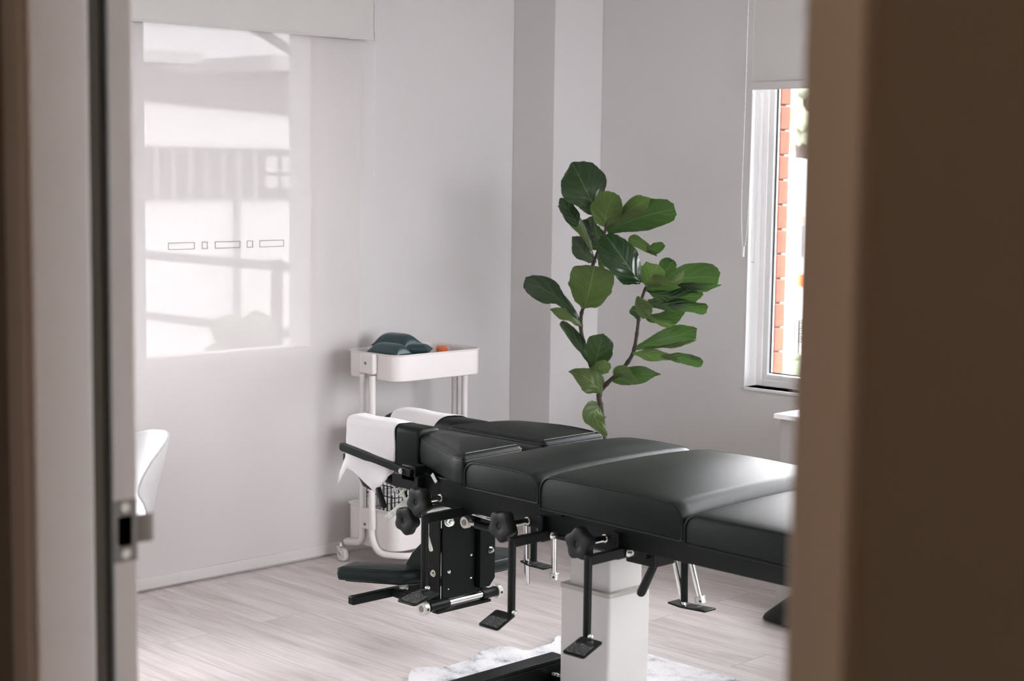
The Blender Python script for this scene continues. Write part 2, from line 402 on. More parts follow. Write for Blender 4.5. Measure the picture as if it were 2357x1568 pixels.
# strike plate
sx = -1.7815; sy0, sy1 = YD+.095, YD+.134
bm = B()
box(bm, (sx-.002, sy0, 1.002), (sx, sy1-.003, 1.022)); box(bm, (sx-.002, sy0, 1.060), (sx, sy1-.003, 1.081))
box(bm, (sx-.002, sy0, 1.022), (sx, sy0+.008, 1.060)); box(bm, (sx-.002, sy0+.028, 1.022), (sx, sy1-.003, 1.060))
lp = [(sx-.002, sy1-.003), (sx, sy1-.003), (sx+.004, sy1+.012), (sx+.002, sy1+.019), (sx, sy1+.019), (sx+.0015, sy1+.012)]
prism(bm, lp, FXY, 1.024, 1.060)
sp_ = finish('strike_plate', bm, 'steel', door, bevel=.0004)
bm = B(); box(bm, (sx-.0019, sy0+.008, 1.022), (sx-.0005, sy0+.028, 1.060)); finish('latch_hole', bm, 'darkhole', sp_, smooth=False)
for z in (1.012, 1.071):
    bm = B(); cyl(bm, (sx-.001, sy0+.018, z), (sx+.0016, sy0+.018, z), .0062, 20); finish('screw', bm, 'alu', sp_, bevel=.0006)

# windows
win1 = bpy.data.objects.new('window_1', None); COL.objects.link(win1); win1.location = (XL-.1, 3.52, wz0); win1['kind'] = 'structure'
bm = B()
for a, b in (((XL-.12, wy0, wz0), (XL-.05, wy0+.008, wz1)), ((XL-.12, wy0+.008, wz0), (XL-.05, wy1, wz0+.012)), ((XL-.12, wy0+.03, wz1-.03), (XL-.05, wy1, wz1))): box(bm, a, b)
finish('window_frame', bm, 'frame_w', win1, smooth=False, bevel=.003)
bm = B(); box(bm, (XL-.088, wy0+.03, wz0+.03), (XL-.082, wy1, wz1-.03)); finish('pane', bm, 'glass', win1, smooth=False)
# brick ends at the right edge: light shows through the raked joints as pale nubs
bm = B(); z = wz0
while z < wz1:
    box(bm, (XL-.055, 3.899, z), (XL-.047, wy1, min(z+.088, wz1))); z += .0985
finish('brick_reveal', bm, 'brick', win1, smooth=False)

win2 = bpy.data.objects.new('window_2', None); COL.objects.link(win2); win2.location = (-2.6, YB+.06, bz0); win2['kind'] = 'structure'
fy0, fy1 = YB+.075, YB+.11
# outer frame: recessed mauve-white channel, inner sash bright white
bm = B()
box(bm, (bx0, fy0, bz0), (bx0+.027, fy1, bz1)); box(bm, (bx1-.05, fy0+.01, bz0), (bx1, fy1, bz1))
box(bm, (bx0+.027, fy0, bz0), (bx1-.05, fy1, bz0+.027)); box(bm, (bx0+.027, fy0, bz1-.032), (bx1-.05, fy1, bz1))
finish('window_frame', bm, 'frame_w', win2, smooth=False, bevel=.003)
bm = B(); box(bm, (bx0+.003, YB-.012, bz0-.012), (bx1, YB+.075, bz0)); finish('window_sill', bm, 'plastic_w', win2, smooth=False, bevel=.003)
bm = B(); box(bm, (bx0-.001, YB-.002, bz0), (bx0+.003, YB+.075, bz1)); finish('window_reveal', bm, 'plastic_w', win2, smooth=False, bevel=.002)
bm = B()
gx = bx0+.027
box(bm, (gx, fy0+.004, bz0+.027), (gx+.025, fy1+.006, bz1-.032)); box(bm, (bx1-.084, fy0+.018, bz0+.032), (bx1-.05, fy1+.01, bz1-.032))
box(bm, (gx+.025, fy0+.004, bz0+.027), (bx1-.084, fy1+.006, bz0+.045)); box(bm, (gx+.025, fy0+.004, bz1-.05), (bx1-.084, fy1+.01, bz1-.032))
box(bm, (-2.62, fy0+.004, bz0+.045), (-2.57, fy1+.006, bz1-.05))
finish('sash', bm, 'plastic_w', win2, smooth=False, bevel=.003)
bm = B(); g0 = gx+.025
box(bm, (g0-.0005, fy0+.018, bz0+.05), (g0+.005, fy0+.024, bz1-.05)); box(bm, (g0, fy0+.018, bz0+.0495), (bx1-.084, fy0+.024, bz0+.054))
finish('gasket', bm, 'seal', win2, smooth=False)
bm = B(); box(bm, (g0, fy0+.0185, bz0+.05), (bx1-.084, fy0+.0225, bz1-.05)); finish('pane', bm, 'glass', win2, smooth=False)
fill_win3 = bpy.data.objects.new('fill_window_3', None); COL.objects.link(fill_win3); fill_win3.location = (XR+.07, 4.02, .12); fill_win3['kind'] = 'structure'  # unseen window, added to brighten the room from the right
bm = B()
for a, b in (((XR+.04, 3.0, .12), (XR+.10, 3.05, 2.45)), ((XR+.04, 5.0, .12), (XR+.10, 5.05, 2.45)), ((XR+.04, 3.05, .12), (XR+.10, 5.0, .17)), ((XR+.04, 3.05, 2.40), (XR+.10, 5.0, 2.45)), ((XR+.04, 4.0, .17), (XR+.10, 4.05, 2.40))): box(bm, a, b)
finish('window_frame', bm, 'frame_w', fill_win3, smooth=False, bevel=.003)
bm = B(); box(bm, (XR+.068, 3.05, .17), (XR+.073, 5.0, 2.40)); finish('pane', bm, 'glass', fill_win3, smooth=False)
fill_win4 = bpy.data.objects.new('fill_window_4', None); COL.objects.link(fill_win4); fill_win4.location = (XL-.1, 2.1, .4); fill_win4['kind'] = 'structure'  # unseen second opening in the left wall, added as fill light
bm = B()
for a, b in (((XL-.12, 1.45, .4), (XL-.05, 1.5, 1.6)), ((XL-.12, 2.72, .4), (XL-.05, 2.77, 1.6)), ((XL-.12, 1.5, .4), (XL-.05, 2.72, .45)), ((XL-.12, 1.5, 1.55), (XL-.05, 2.72, 1.6))): box(bm, a, b)
finish('window_frame', bm, 'frame_w', fill_win4, smooth=False, bevel=.003)
bm = B(); box(bm, (XL-.088, 1.5, .45), (XL-.082, 2.72, 1.55)); finish('pane', bm, 'glass', fill_win4, smooth=False)
# brick reveal, one mesh: courses with proud pale mortar
bm = B(); z = bz0-.06
while z < bz1+.1:
    box(bm, (-4.3, YB+.122, z), (-3.882, YB+.187, z+.0915)); z += .0965
finish('brick_reveal', bm, 'brick', win2, smooth=False, bevel=.005)
bm = B(); z = bz0-.06+.084
box(bm, (-4.3, YB+.1205, bz0-.06), (-3.893, YB+.168, bz1+.1))
finish('mortar', bm, 'mortar', win2, smooth=False)

# ------------------------------------------------------------------ blinds
def bead_chain(parent, pts, r=.0024, gap=.0062):
    path = smooth_path(pts, 10); bm = B(); L_ = 0; nxt = 0; out = []
    for i in range(len(path)-1):
        a, b = path[i], path[i+1]; d = (b-a).length
        while nxt <= L_+d:
            out.append(a.lerp(b, (nxt-L_)/d if d else 0)); nxt += gap
        L_ += d
    for p in out: bmesh.ops.create_icosphere(bm, subdivisions=1, radius=r, matrix=Matrix.Translation(p))
    tube(bm, path, r*.35, 5)
    return finish('bead_chain', bm, 'plastic_w', parent)
t = thing('sheer_roller_blind', 'sheer white screen blind hanging down to the floor over the left wall window', 'blind', (XL+.03, 3.6, 0))
bm = B(); xs = XL+.012; n = 60
y0b, y1b = 3.06, 4.085
rows = []
for i in range(n+1):
    y = y0b+(y1b-y0b)*i/n
    rows.append([(xs+.0012*math.sin(i*.21)*(1-zz/2.4), y, zz) for zz in (.03, .6, 1.2, 1.8, 2.42)])
for i in range(n):
    pass
R = [[bm.verts.new(p) for p in r] for r in rows]
for i in range(n):
    for k in range(4): bm.faces.new((R[i][k], R[i+1][k], R[i+1][k+1], R[i][k+1]))
finish('screen_fabric', bm, 'sheer', t)
bm = B(); prism(bm, round_poly([(xs-.006, .008), (xs+.006, .008), (xs+.006, .05), (xs-.006, .05)], .005, 3), lambda u, v, w: (u, w, v), y0b, y1b)
finish('bottom_rail', bm, M['skirt'], t)
bm = B(); tube(bm, [(xs+.008, y0b, 2.44), (xs+.008, y1b, 2.44)], .018, 20); finish('roller', bm, 'sheer', t)
bm = B()
for py, px0, px1 in ((.0, 382, 443), (0, 460, 473), (0, 490, 548), (0, 563, 577), (0, 592, 648)):
    y0_ = at(px0, 565, 'X', XL)[1]; y1_ = at(px1, 565, 'X', XL)[1]; z0_, z1_ = 1.196, 1.221; e = .0022
    xx = xs+.002
    for a, b in (((y0_, z0_), (y1_, z0_+e)), ((y0_, z1_-e), (y1_, z1_)), ((y0_, z0_+e), (y0_+e, z1_-e)), ((y1_-e, z0_+e), (y1_, z1_-e))):
        box(bm, (xx, a[0], a[1]), (xx+.0006, b[0], b[1]))
finish('outline_decal', bm, simple('decal_line', (.27, .25, .25), .6), t, smooth=False)
t = thing('blockout_roller_blind', 'grey blockout roller blind lowered a little at the top of the left wall window', 'blind', (XL+.05, 3.6, 1.967))
bm = B(); xb = XL+.066
box(bm, (xb, 3.04, 1.967), (xb+.0015, 4.117, 2.45)); finish('blind_fabric', bm, 'blind', t, smooth=False)
bm = B(); tube(bm, [(xb, 3.04, 2.47), (xb, 4.117, 2.47)], .024, 20); finish('roller', bm, 'blind', t)
bm = B(); box(bm, (xb-.002, 3.04, 1.966), (xb+.004, 4.117, 1.974)); finish('bottom_rail', bm, 'blind', t, smooth=False, bevel=.001)
bead_chain(t, [(xb+.008, 4.105, 2.45), (xb+.008, 4.104, 1.9), (xb+.008, 4.101, 1.5), (xb+.008, 4.104, 1.46)])
t = thing('roller_blind', 'grey blockout roller blind half lowered over the brick-edged back window', 'blind', (-2.6, YB-.03, 1.80))
yb_ = YB-.035
bm = B(); box(bm, (-3.905, yb_, 1.83), (-2.60, yb_+.0015, 2.50)); finish('blind_fabric', bm, 'blind', t, smooth=False)
bm = B(); prism(bm, round_poly([(yb_-.009, 1.803), (yb_+.009, 1.803), (yb_+.009, 1.835), (yb_-.009, 1.835)], .006, 3), FYZ, -3.918, -2.59)
finish('bottom_rail', bm, 'blind', t)
bm = B(); tube(bm, [(-3.90, yb_, 2.52), (-2.60, yb_, 2.52)], .024, 20); finish('roller', bm, 'blind', t)
bead_chain(t, [(-3.925, yb_-.012, 2.45), (-3.927, yb_-.012, 1.8), (-3.932, yb_-.012, 1.4), (-3.925, yb_-.012, 1.235), (-3.916, yb_-.012, 1.2), (-3.905, yb_-.012, 1.24), (-3.899, yb_-.01, 1.4), (-3.896, yb_-.008, 1.79)])
bead_chain(t, [(-3.888, yb_+.004, 1.79), (-3.888, yb_+.004, 1.4), (-3.891, yb_+.004, 1.17), (-3.883, yb_+.004, 1.148), (-3.873, yb_+.004, 1.17), (-3.868, yb_+.004, 1.4), (-3.866, yb_+.004, 1.79)])
bm = B(); cyl(bm, (-3.918, yb_-.012, 1.165), (-3.917, yb_-.012, 1.205), .0045, 12); finish('chain_joiner', bm, 'plastic_w', t)

# ------------------------------------------------------------------ treatment table
T = thing('treatment_table', 'black padded chiropractic treatment table on a pale lifting column', 'treatment table', (-3.02, 3.38, 0))
YC = 3.38; YN, YF = 3.06, 3.70
def cushion(name, x0, x1, y0, y1, zb, zt, r=.038, crown=.014, drop=0.0, mat='vinyl'):
    """bolster-like pad: side panels in XZ, cover wrapped over the ends"""
    def prof(inset, k, n=8):
        pts = []
        X0, X1, Z0, Z1 = x0+inset, x1-inset, zb+inset*.6, zt-inset
        rr = r
        for i in range(n+1):   # left top corner, going up
            a = PI - (PI/2)*i/n; pts.append((X0+rr+rr*math.cos(a), Z1-rr+rr*math.sin(a)))
        m = 10
        for i in range(1, m):
            s = i/m; pts.append((X0+rr+(X1-X0-2*rr)*s, Z1 + k*math.sin(PI*s)))
        for i in range(n+1):
            a = PI/2 - (PI/2)*i/n; pts.append((X1-rr+rr*math.cos(a), Z1-rr+rr*math.sin(a)))
        for i in range(5):
            a = -(PI/2)*i/4; pts.append((X1-.008+.008*math.cos(a), Z0+.008+.008*math.sin(a)))
        for i in range(5):
            a = -PI/2-(PI/2)*i/4; pts.append((X0+.008+.008*math.cos(a), Z0+.008+.008*math.sin(a)))
        return [(x, z - drop*(x-x0)/(x1-x0)) for x, z in pts]
    rings = []
    L_ = y1-y0
    ys = [(0, .004), (.0015, .001), (.004, 0)]
    for d, i_ in ys: rings.append([(x, y0+d, z) for x, z in prof(i_, .003)])
    for s in (.05, .12, .25, .4, .5, .6, .75, .88, .95):
        kk = crown*math.sin(PI*s)**.6
        pr = prof(0, kk)
        rings.append([(x, y0+L_*s, z + (kk*.55 if z > zb+.02+0 and True else 0)*min(1, max(0, (z-zb)/(zt-zb)))) for x, z in pr])
    for d, i_ in ys[::-1]: rings.append([(x, y1-d, z) for x, z in prof(i_, .003)])
    bm = B(); loft(bm, rings)
    o = finish(name, bm, mat, T, angle=55)
    for yy in (y0-.0005, y1+.0005):
        bm = B(); pr = prof(.0025, .003); tube(bm, [(x, yy, z) for x, z in pr], .0026, 8, closed=True)
        finish('piping', bm, mat, o)
    return o
cushion('pelvic_cushion', -3.248, -2.964, YN, YF, .628, .703, r=.036, crown=.018, drop=.002)
cushion('thigh_cushion', -2.962, -2.480, YN, YF, .614, .705, r=.042, crown=.020, drop=.006)
cushion('leg_cushion', -2.478, -1.62, YN, YF, .604, .680, r=.036, crown=.016, drop=.01)
# chest cushions
def slab_pad(name, poly, zb, zt, r=.02, er=.014, crown=.012, parent=None, mat='vinyl', tilt=None, seam=True, stitch=None):
    P = round_poly(poly, r, 6)
    # resample densely
    N = len(P); cx = sum(p[0] for p in P)/N; cy = sum(p[1] for p in P)/N
    area = sum(P[i][0]*P[(i+1) % N][1]-P[(i+1) % N][0]*P[i][1] for i in range(N))
    sg = 1 if area > 0 else -1
    def inset(d):
        out = []
        for i in range(N):
            a = Vector(P[i-1]); b = Vector(P[i]); c = Vector(P[(i+1) % N])
            e = (c-a); nrm = Vector((-e.y, e.x)).normalized()*sg
            out.append((b.x+nrm.x*d, b.y+nrm.y*d))
        return out
    zf = tilt or (lambda x, y: 0)
    rings = []
    for d, z in ((.006, zb), (.001, zb+.004), (0, zb+.012), (-.002, (zb+zt)/2), (0, zt-er)):
        rings.append([(x, y, z+zf(x, y)*(z-zb)/(zt-zb)) for x, y in inset(d)])
    for k in range(1, 5):
        a = PI/2*k/4; d = er*(1-math.cos(a)); z = zt-er+er*math.sin(a)
        rings.append([(x, y, z+zf(x, y)) for x, y in inset(d)])
    base = inset(er)
    for s in (.93, .8, .6, .4, .2, .05):
        rings.append([(cx+(x-cx)*s, cy+(y-cy)*s, zt+zf(x, y)*s+crown*(1-s*s)) for x, y in base])
    bm = B(); loft(bm, rings)
    o = finish(name, bm, mat, parent or T, angle=60)
    if seam:
        bm = B(); tube(bm, [(x, y, zt-er*.55+zf(x, y)) for x, y in inset(er*.15)], .003, 8, closed=True); finish('piping', bm, mat, o)
    if stitch:
        a, b = stitch; bm = B(); p0, p1 = Vector(a), Vector(b); n = int((p1-p0).length/.0045)
        for i in range(n):
            q0 = p0.lerp(p1, i/n); q1 = p0.lerp(p1, (i+.6)/n); tube(bm, [q0, q1], .0005, 5)
        finish('stitching', bm, 'stitch', o)
    return o
zc = .716
slab_pad('chest_cushion', [(-3.252, 3.062), (-3.268, 3.312), (-3.66, 3.325), (-3.61, 3.215), (-3.295, 3.062)], .630, zc, r=[.012, .02, .03, .03, .03], er=.020, crown=.020,
         stitch=((-3.270, 3.085, zc+.0012), (-3.283, 3.295, zc+.0015)))
slab_pad('chest_cushion', [(-3.268, 3.392), (-3.272, 3.655), (-3.32, 3.655), (-3.655, 3.56), (-3.69, 3.392)], .630, zc, r=[.02, .012, .03, .04, .03], er=.022, crown=.022,
         stitch=((-3.285, 3.41, zc+.0015), (-3.289, 3.635, zc+.0012)))
bm = B(); prism(bm, round_poly([(3.322, .66), (3.384, .66), (3.384, .706), (3.322, .706)], .016, 5), FYZ, -3.72, -3.262)
finish('chest_channel', bm, 'vinyl', T)
bm = B(); prism(bm, round_poly([(3.30, .615), (3.41, .615), (3.41, .66), (3.30, .66)], .006, 3), FYZ, -3.72, -3.27)
finish('chest_channel_base', bm, 'black', T)
# head cushions
def head_pad(y0, y1, x0, x1, zb, zt, name='head_cushion', slope=-.0):
    bm = B(); rings = []
    h = (y1-y0)/2; yc = (y0+y1)/2
    prof = round_poly([(y0, zb), (y1, zb), (y1, zt), (y0, zt)], [.008, .008, .04, .022] if y0 < 3.36 else [.008, .008, .045, .05], 7)
    for s, k in ((0, .86), (.01, .95), (.03, 1), (.97, 1), (.99, .95), (1, .86)):
        x = x0+(x1-x0)*s
        rings.append([(x, yc+(y-yc)*k, zb+(z-zb)*(1-(1-k)*.6)+(s-.5)*slope) for y, z in prof])
    loft(bm, rings); return finish(name, bm, 'vinyl', T, angle=60), prof
hn, profN = head_pad(3.20, 3.30, -3.915, -3.595, .610, .733)
hf, profF = head_pad(3.415, 3.525, -3.965, -3.60, .610, .727)
bm = B(); prism(bm, round_poly([(-3.96, .590), (-3.55, .590), (-3.55, .611), (-3.96, .611)], .004, 3), FXZ, 3.215, 3.29); finish('head_plate', bm, 'black', T)
bm = B(); prism(bm, round_poly([(-3.93, .590), (-3.55, .590), (-3.55, .611), (-3.93, .611)], .004, 3), FXZ, 3.42, 3.51); finish('head_plate', bm, 'black', T)
# hand rail bar beside the head
def flat_bar(name, pts, w, th, mat='black', parent=None, bevel=.003):
    bm = B()
    for a, b in zip(pts[:-1], pts[1:]): obox(bm, a, b, th, w)
    return finish(name, bm, mat, parent or T, bevel=bevel)
bm = B()
A_, B_ = V(-3.828, 3.10, .664), V(-3.535, 3.10, .628)
d = (B_-A_); L_ = d.length; d.normalize(); nz = Vector((-d.z, 0, d.x)); nz = nz if nz.z > 0 else -nz
pl = round_poly([(0, -.0125), (.12, -.013), (.15, -.010), (L_*1.09, -.010), (L_*1.09, .0115), (.15, .0115), (.12, .0125), (0, .0125)], [.012, .002, .004, .004, .004, .004, .002, .012], 5)
prism(bm, pl, lambda u, v, w: tuple(A_+d*u+nz*v+Vector((0, w, 0))), -.008, .006)
hb = finish('hand_bar', bm, 'black', T, bevel=.002)
p = A_+d*(L_*.97)
bm = B(); cyl(bm, p+V(0, -.013, 0), p+V(0, .02, 0), .0085, 6); cyl(bm, p+V(0, -.016, 0), p+V(0, -.01, 0), .0055, 12); finish('bolt', bm, 'chrome', hb, smooth=False)
# mount behind hand bar
bm = B(); box(bm, (-3.60, 3.105, .575), (-3.49, 3.30, .618)); box(bm, (-3.56, 3.105, .60), (-3.50, 3.15, .645))
finish('head_carriage', bm, 'black', T, bevel=.003)
bm = B(); box(bm, (-3.62, 3.22, .53), (-3.53, 3.50, .592)); finish('head_carriage', bm, 'black', T, bevel=.003)
# rails
RY = 3.135
bm = B()
pr = [(-3.505, .540), (-1.7, .532), (-1.7, .612), (-3.30, .617), (-3.38, .620), (-3.505, .624)]
prism(bm, pr, FXZ, RY, RY+.012)
box(bm, (-3.505, RY+.012, .54), (-1.7, RY+.04, .548))
finish('side_rail', bm, 'black', T, bevel=.0015, smooth=False)
bm = B(); prism(bm, pr, FXZ, 2*YC-RY-.012, 2*YC-RY); box(bm, (-3.505, 2*YC-RY-.04, .54), (-1.7, 2*YC-RY-.012, .548)); finish('side_rail', bm, 'black', T, bevel=.0015, smooth=False)
for x in (-3.45, -3.1, -2.9, -2.45, -1.9):
    bm = B(); box(bm, (x, RY+.012, .552), (x+.04, 2*YC-RY-.012, .60)); finish('cross_member', bm, 'black', T, smooth=False, bevel=.002)
bm = B(); box(bm, (-2.44, RY-.004, .603), (-1.68, RY, .610)); finish('rail_trim', bm, 'zinc', T, smooth=False)
bm = B(); obox(bm, (-3.455, RY-.006, .628), (-3.435, RY-.006, .606), .004, .012); finish('release_tab', bm, 'zinc', T, smooth=False, bevel=.001)
bm = B(); box(bm, (-3.02, RY-.02, .588), (-2.935, RY, .606)); o = finish('bumper_block', bm, 'black', T, bevel=.003)
bm = B(); cyl(bm, (-2.952, RY-.03, .612), (-2.952, RY-.01, .612), .006, 14); finish('bumper', bm, 'plastic_w', o)
# star knobs
def knob(cx, cz, y, shaft_to, r=.040, th=.028, rot=0):
    n = 72; rings = []
    def rr(a): return r*(1 + .105*math.cos(5*(a+rot)))*.95
    base = [(math.cos(2*PI*i/n), math.sin(2*PI*i/n), rr(2*PI*i/n)) for i in range(n)]
    def ring(k, yy): return [(cx+c*(q if k > .8 else r)*k, yy, cz+s*(q if k > .8 else r)*k) for c, s, q in base]
    y0 = y-th/2; y1 = y+th/2
    rings = [ring(.22, y0+.0025), ring(.23, y0+.0008), ring(.26, y0), ring(.86, y0-.0006), ring(.93, y0+.0008), ring(.98, y0+.003), ring(1, y0+.007), ring(1, y1-.004), ring(.96, y1), ring(.4, y1), ring(.36, y1+.012), ring(.3, y1+.012)]
    bm = B(); loft(bm, rings); o = finish('star_knob', bm, 'blackmatte', T, angle=50)
    bm = B(); cyl(bm, (cx, y1+.010, cz), (cx, shaft_to, cz), .0085, 18); cyl(bm, (cx, shaft_to-.003, cz), (cx, shaft_to+.001, cz), .011, 18); finish('shaft', bm, 'chrome', o, angle=30)
knob(-3.425, .563, 3.055, RY, rot=.3, r=.041)
knob(-3.077, .553, 3.04, RY, rot=.2, r=.042)
knob(-2.797, .553, 3.04, RY, rot=.9, r=.042)
knob(-3.505, .494, 3.08, 3.17, rot=.1, r=.041)
# chrome end bosses of the near knobs mounts under the rail
# drop pedals
def bolt(parent, p, ax, r=.008, l=.012, mat='chrome'):
    p = V(p); a = V(ax).normalized(); bm = B()
    cyl(bm, p, p+a*.003, r*1.45, 18); cyl(bm, p+a*.003, p+a*(.003+l*.6), r*1.1, 6); cyl(bm, p+a*(.003+l*.6), p+a*(.003+l), r*.6, 12)
    return finish('bolt', bm, mat, parent, smooth=False)
def pedal(x, y, zt, zb, xo, sh, sgn=-1, ytop=3.24, plate=True, bolty=3.14, bracket=True):
    bm = B()
    cyl(bm, (x, y, zb+.004), (x, y, zt+.012), .0105, 14)
    obox(bm, (x+.0, y-.006*sgn*-1, zt), (x+.0, ytop, zt+.002), .016, .026)
    if bracket: box(bm, (x-.026, bolty-.02, zt-.02), (x-.008, bolty+.02, zt+.05))
    o = finish('pedal_arm', bm, 'black', T, bevel=.002, angle=30)
    if bracket: bolt(o, (x+.010, bolty, zt), (1, 0, 0))
    # plate tilted, rounded, with a raised heel and grit tape
    w = .037; l0, l1 = .006, .120
    pl = round_poly([(-w, -l0), (w, -l0), (w, l1), (-w, l1)], .012, 4)
    bm = B()
    def f(u, v, wz): 
        yy = y + sgn*v; zz = zb - .004 - v*.02 - max(0, v-.05)*.03 + wz
        return (x+xo+u+v*sh, yy, zz)
    N = 10
    rings = [[f(u, v, 0) for u, v in pl], [f(u, v, .004) for u, v in pl]]
    loft(bm, rings); q = finish('foot_plate', bm, 'black', o, bevel=.001, smooth=False)
    bm = B(); tp = [(-w+.006, .045), (w-.006, .045), (w-.006, l1-.010), (-w+.006, l1-.010)]
    loft(bm, [[f(u, v, .0042) for u, v in tp], [f(u, v, .0052) for u, v in tp]]); finish('grip_tape', bm, 'grit', o, smooth=False)
    bm = B(); bmesh.ops.create_icosphere(bm, subdivisions=2, radius=.008, matrix=Matrix.Translation((x+.012, y, zb+.006))); finish('weld', bm, 'zinc', o)
    return o
pedal(-3.34, 3.0, .535, .337, .022, .3, bolty=3.14, bracket=False, ytop=3.20)
pedal(-3.0, 3.0, .528, .337, -.022, .48)
pedal(-2.732, 3.0, .528, .330, .016, .4)
# lifting column
cx0, cy0 = -2.927, 3.302
def stage(w, ins, z0, z1, name='column_stage'):
    x0, x1, y0, y1 = cx0-.183+ins, cx0-ins, cy0+ins, cy0+.172-ins
    bm = B(); prism(bm, round_poly([(x0, y0), (x1, y0), (x1, y1), (x0, y1)], .012, 4), FXY, z0, z1)
    o = finish(name, bm, 'coln', T, angle=30); return (x0, x1, y0, y1), o
def ring_(bnd, z, h=.012, g=.0025, par=None):
    x0, x1, y0, y1 = bnd; bm = B()
    prism(bm, round_poly([(x0-g, y0-g), (x1+g, y0-g), (x1+g, y1+g), (x0-g, y1+g)], .012, 4), FXY, z, z+h); finish('column_collar', bm, 'steelring', par, angle=30)
b1, o1 = stage(0, 0, .03, .338); ring_(b1, .338, par=o1)
b2, o2 = stage(0, .016, .30, .448); ring_(b2, .448, par=o2)
b3, o3 = stage(0, .030, .44, .56)
bm = B(); box(bm, (-3.05, 3.20, .50), (-2.72, 3.56, .545)); finish('mounting_plate', bm, 'black', T, smooth=False, bevel=.003)
bm = B(); box(bm, (-2.80, 3.22, .478), (-2.70, 3.30, .52)); finish('valve_block', bm, 'black', T, smooth=False, bevel=.003)
# base: floor beam with its flange, connector box with weld, base plate
bm = B()
box(bm, (-3.245, 2.45, .088), (-3.185, 3.415, .100)); box(bm, (-3.197, 2.45, .012), (-3.185, 3.405, .088)); box(bm, (-3.245, 2.45, .012), (-3.235, 3.405, .088)); box(bm, (-3.235, 3.395, .012), (-3.197, 3.405, .088))
finish('base_beam', bm, 'black', T, smooth=False, bevel=.003)
for y in (2.5, 3.33):
    bm = B(); box(bm, (-3.244, y, .0095), (-3.186, y+.06, .012)); finish('base_foot', bm, 'blackmatte', T, smooth=False)
bm = B(); box(bm, (-3.185, 3.345, .015), (-2.9, 3.43, .062)); box(bm, (-3.14, 3.28, .0095), (-2.90, 3.50, .03)); finish('base_connector', bm, 'black', T, smooth=False, bevel=.003)
bm = B()
for i in range(7): bmesh.ops.create_icosphere(bm, subdivisions=1, radius=.0055, matrix=Matrix.Translation((-3.175+i*.0065, 3.347+random.uniform(-.002, .002), .0635)))
finish('weld_bead', bm, 'zinc', T)
bm = B(); box(bm, (-2.9, 3.34, .012), (-2.05, 3.42, .055)); box(bm, (-2.11, 2.95, .012), (-2.05, 3.34, .055)); box(bm, (-2.11, 3.42, .012), (-2.05, 3.80, .055)); finish('base_beam', bm, 'black', T, smooth=False, bevel=.003)
for y in (2.97, 3.75):
    bm = B(); box(bm, (-2.105, y, .0095), (-2.055, y+.04, .012)); finish('base_foot', bm, 'blackmatte', T, smooth=False)
# head column: channel hanging below the rail
HX = -3.56
bm = B()
prism(bm, [(3.2705, .198), (3.405, .198), (3.424, .212), (3.424, .54), (3.2705, .54)], FYZ, HX-.008, HX)          # panel facing the column
prism(bm, [(HX-.055, .212), (HX-.008, .198), (HX-.008, .54), (HX-.055, .54)], FXZ, 3.262, 3.270)
prism(bm, [(HX-.055, .212), (HX-.008, .198), (HX-.008, .54), (HX-.055, .54)], FXZ, 3.4245, 3.432)
hc = finish('head_column', bm, 'black', T, smooth=False, bevel=.002)
bm = B(); prism(bm, [(3.446, .232), (3.468, .255), (3.468, .53), (3.405, .53), (3.405, .232)], FYZ, HX+.002, HX+.02); finish('side_plate', bm, 'black', hc, smooth=False, bevel=.002)
for y, z, r in ((3.292, .300, .004), (3.385, .335, .005), (3.385, .265, .005), (3.293, .245, .003)):
    bm = B(); bmesh.ops.create_icosphere(bm, subdivisions=2, radius=r, matrix=Matrix.Translation((HX, y, z))); finish('rivet', bm, 'chrome', hc)
bolt(hc, (HX+.02, 3.445, .345), (1, 0, 0), r=.0075, l=.012)
bolt(hc, (-3.59, 3.262, .293), (0, -1, 0), r=.0075, l=.008)
bm = B(); bmesh.ops.create_icosphere(bm, subdivisions=2, radius=.007, matrix=Matrix.Translation((HX+.001, 3.293, .298))); finish('rivet', bm, 'chrome', hc)
# pivot rod along Y with split collars
bm = B(); cyl(bm, (HX, 3.20, .204), (HX, 3.50, .206), .0115, 20); rod = finish('pivot_rod', bm, 'chrome', T, angle=30)
for a, b in ((3.215, 3.29), (3.43, 3.49)):
    bm = B(); cyl(bm, (HX, a, .204), (HX, b, .205), .0155, 20); finish('rod_sleeve', bm, 'black', rod, angle=30)
for y in (3.195, 3.497):
    bm = B(); cyl(bm, (HX, y-.009, .204), (HX, y+.009, .204), .021, 26); o = finish('rod_collar', bm, 'alu', rod, bevel=.0015)
    bm = B(); cyl(bm, (HX+.0195, y, .204), (HX+.0216, y, .204), .004, 12); finish('set_screw', bm, 'darkhole', o)
    if y < 3.3:
        bm = B(); cyl(bm, (HX, y-.0095, .204), (HX, y-.0085, .204), .010, 20); finish('rod_end', bm, 'steel', o)
bm = B(); box(bm, (HX-.012, 3.24, .180), (HX+.012, 3.46, .188)); finish('rod_bracket', bm, 'black', T, smooth=False, bevel=.001)
# square tubes carrying the arm rests
TX, TZ = -3.745, .213
bm = B(); obox(bm, (TX, 3.07, TZ), (TX, 3.62, TZ-.003), .026, .026); o = finish('arm_rest_tube', bm, 'black', T, bevel=.004)
for y in (3.235, 3.46):
    bm = B(); obox(bm, (TX, y, TZ), (HX, y, .204), .024, .026); finish('arm_rest_link', bm, 'black', T, bevel=.004)
bm = B(); prism(bm, [(-3.735, .285), (-3.70, .335), (-3.60, .425), (-3.57, .43), (-3.57, .36), (-3.66, .285)], FXZ, 3.272, 3.284); finish('gusset', bm, 'black', T, smooth=False, bevel=.002)
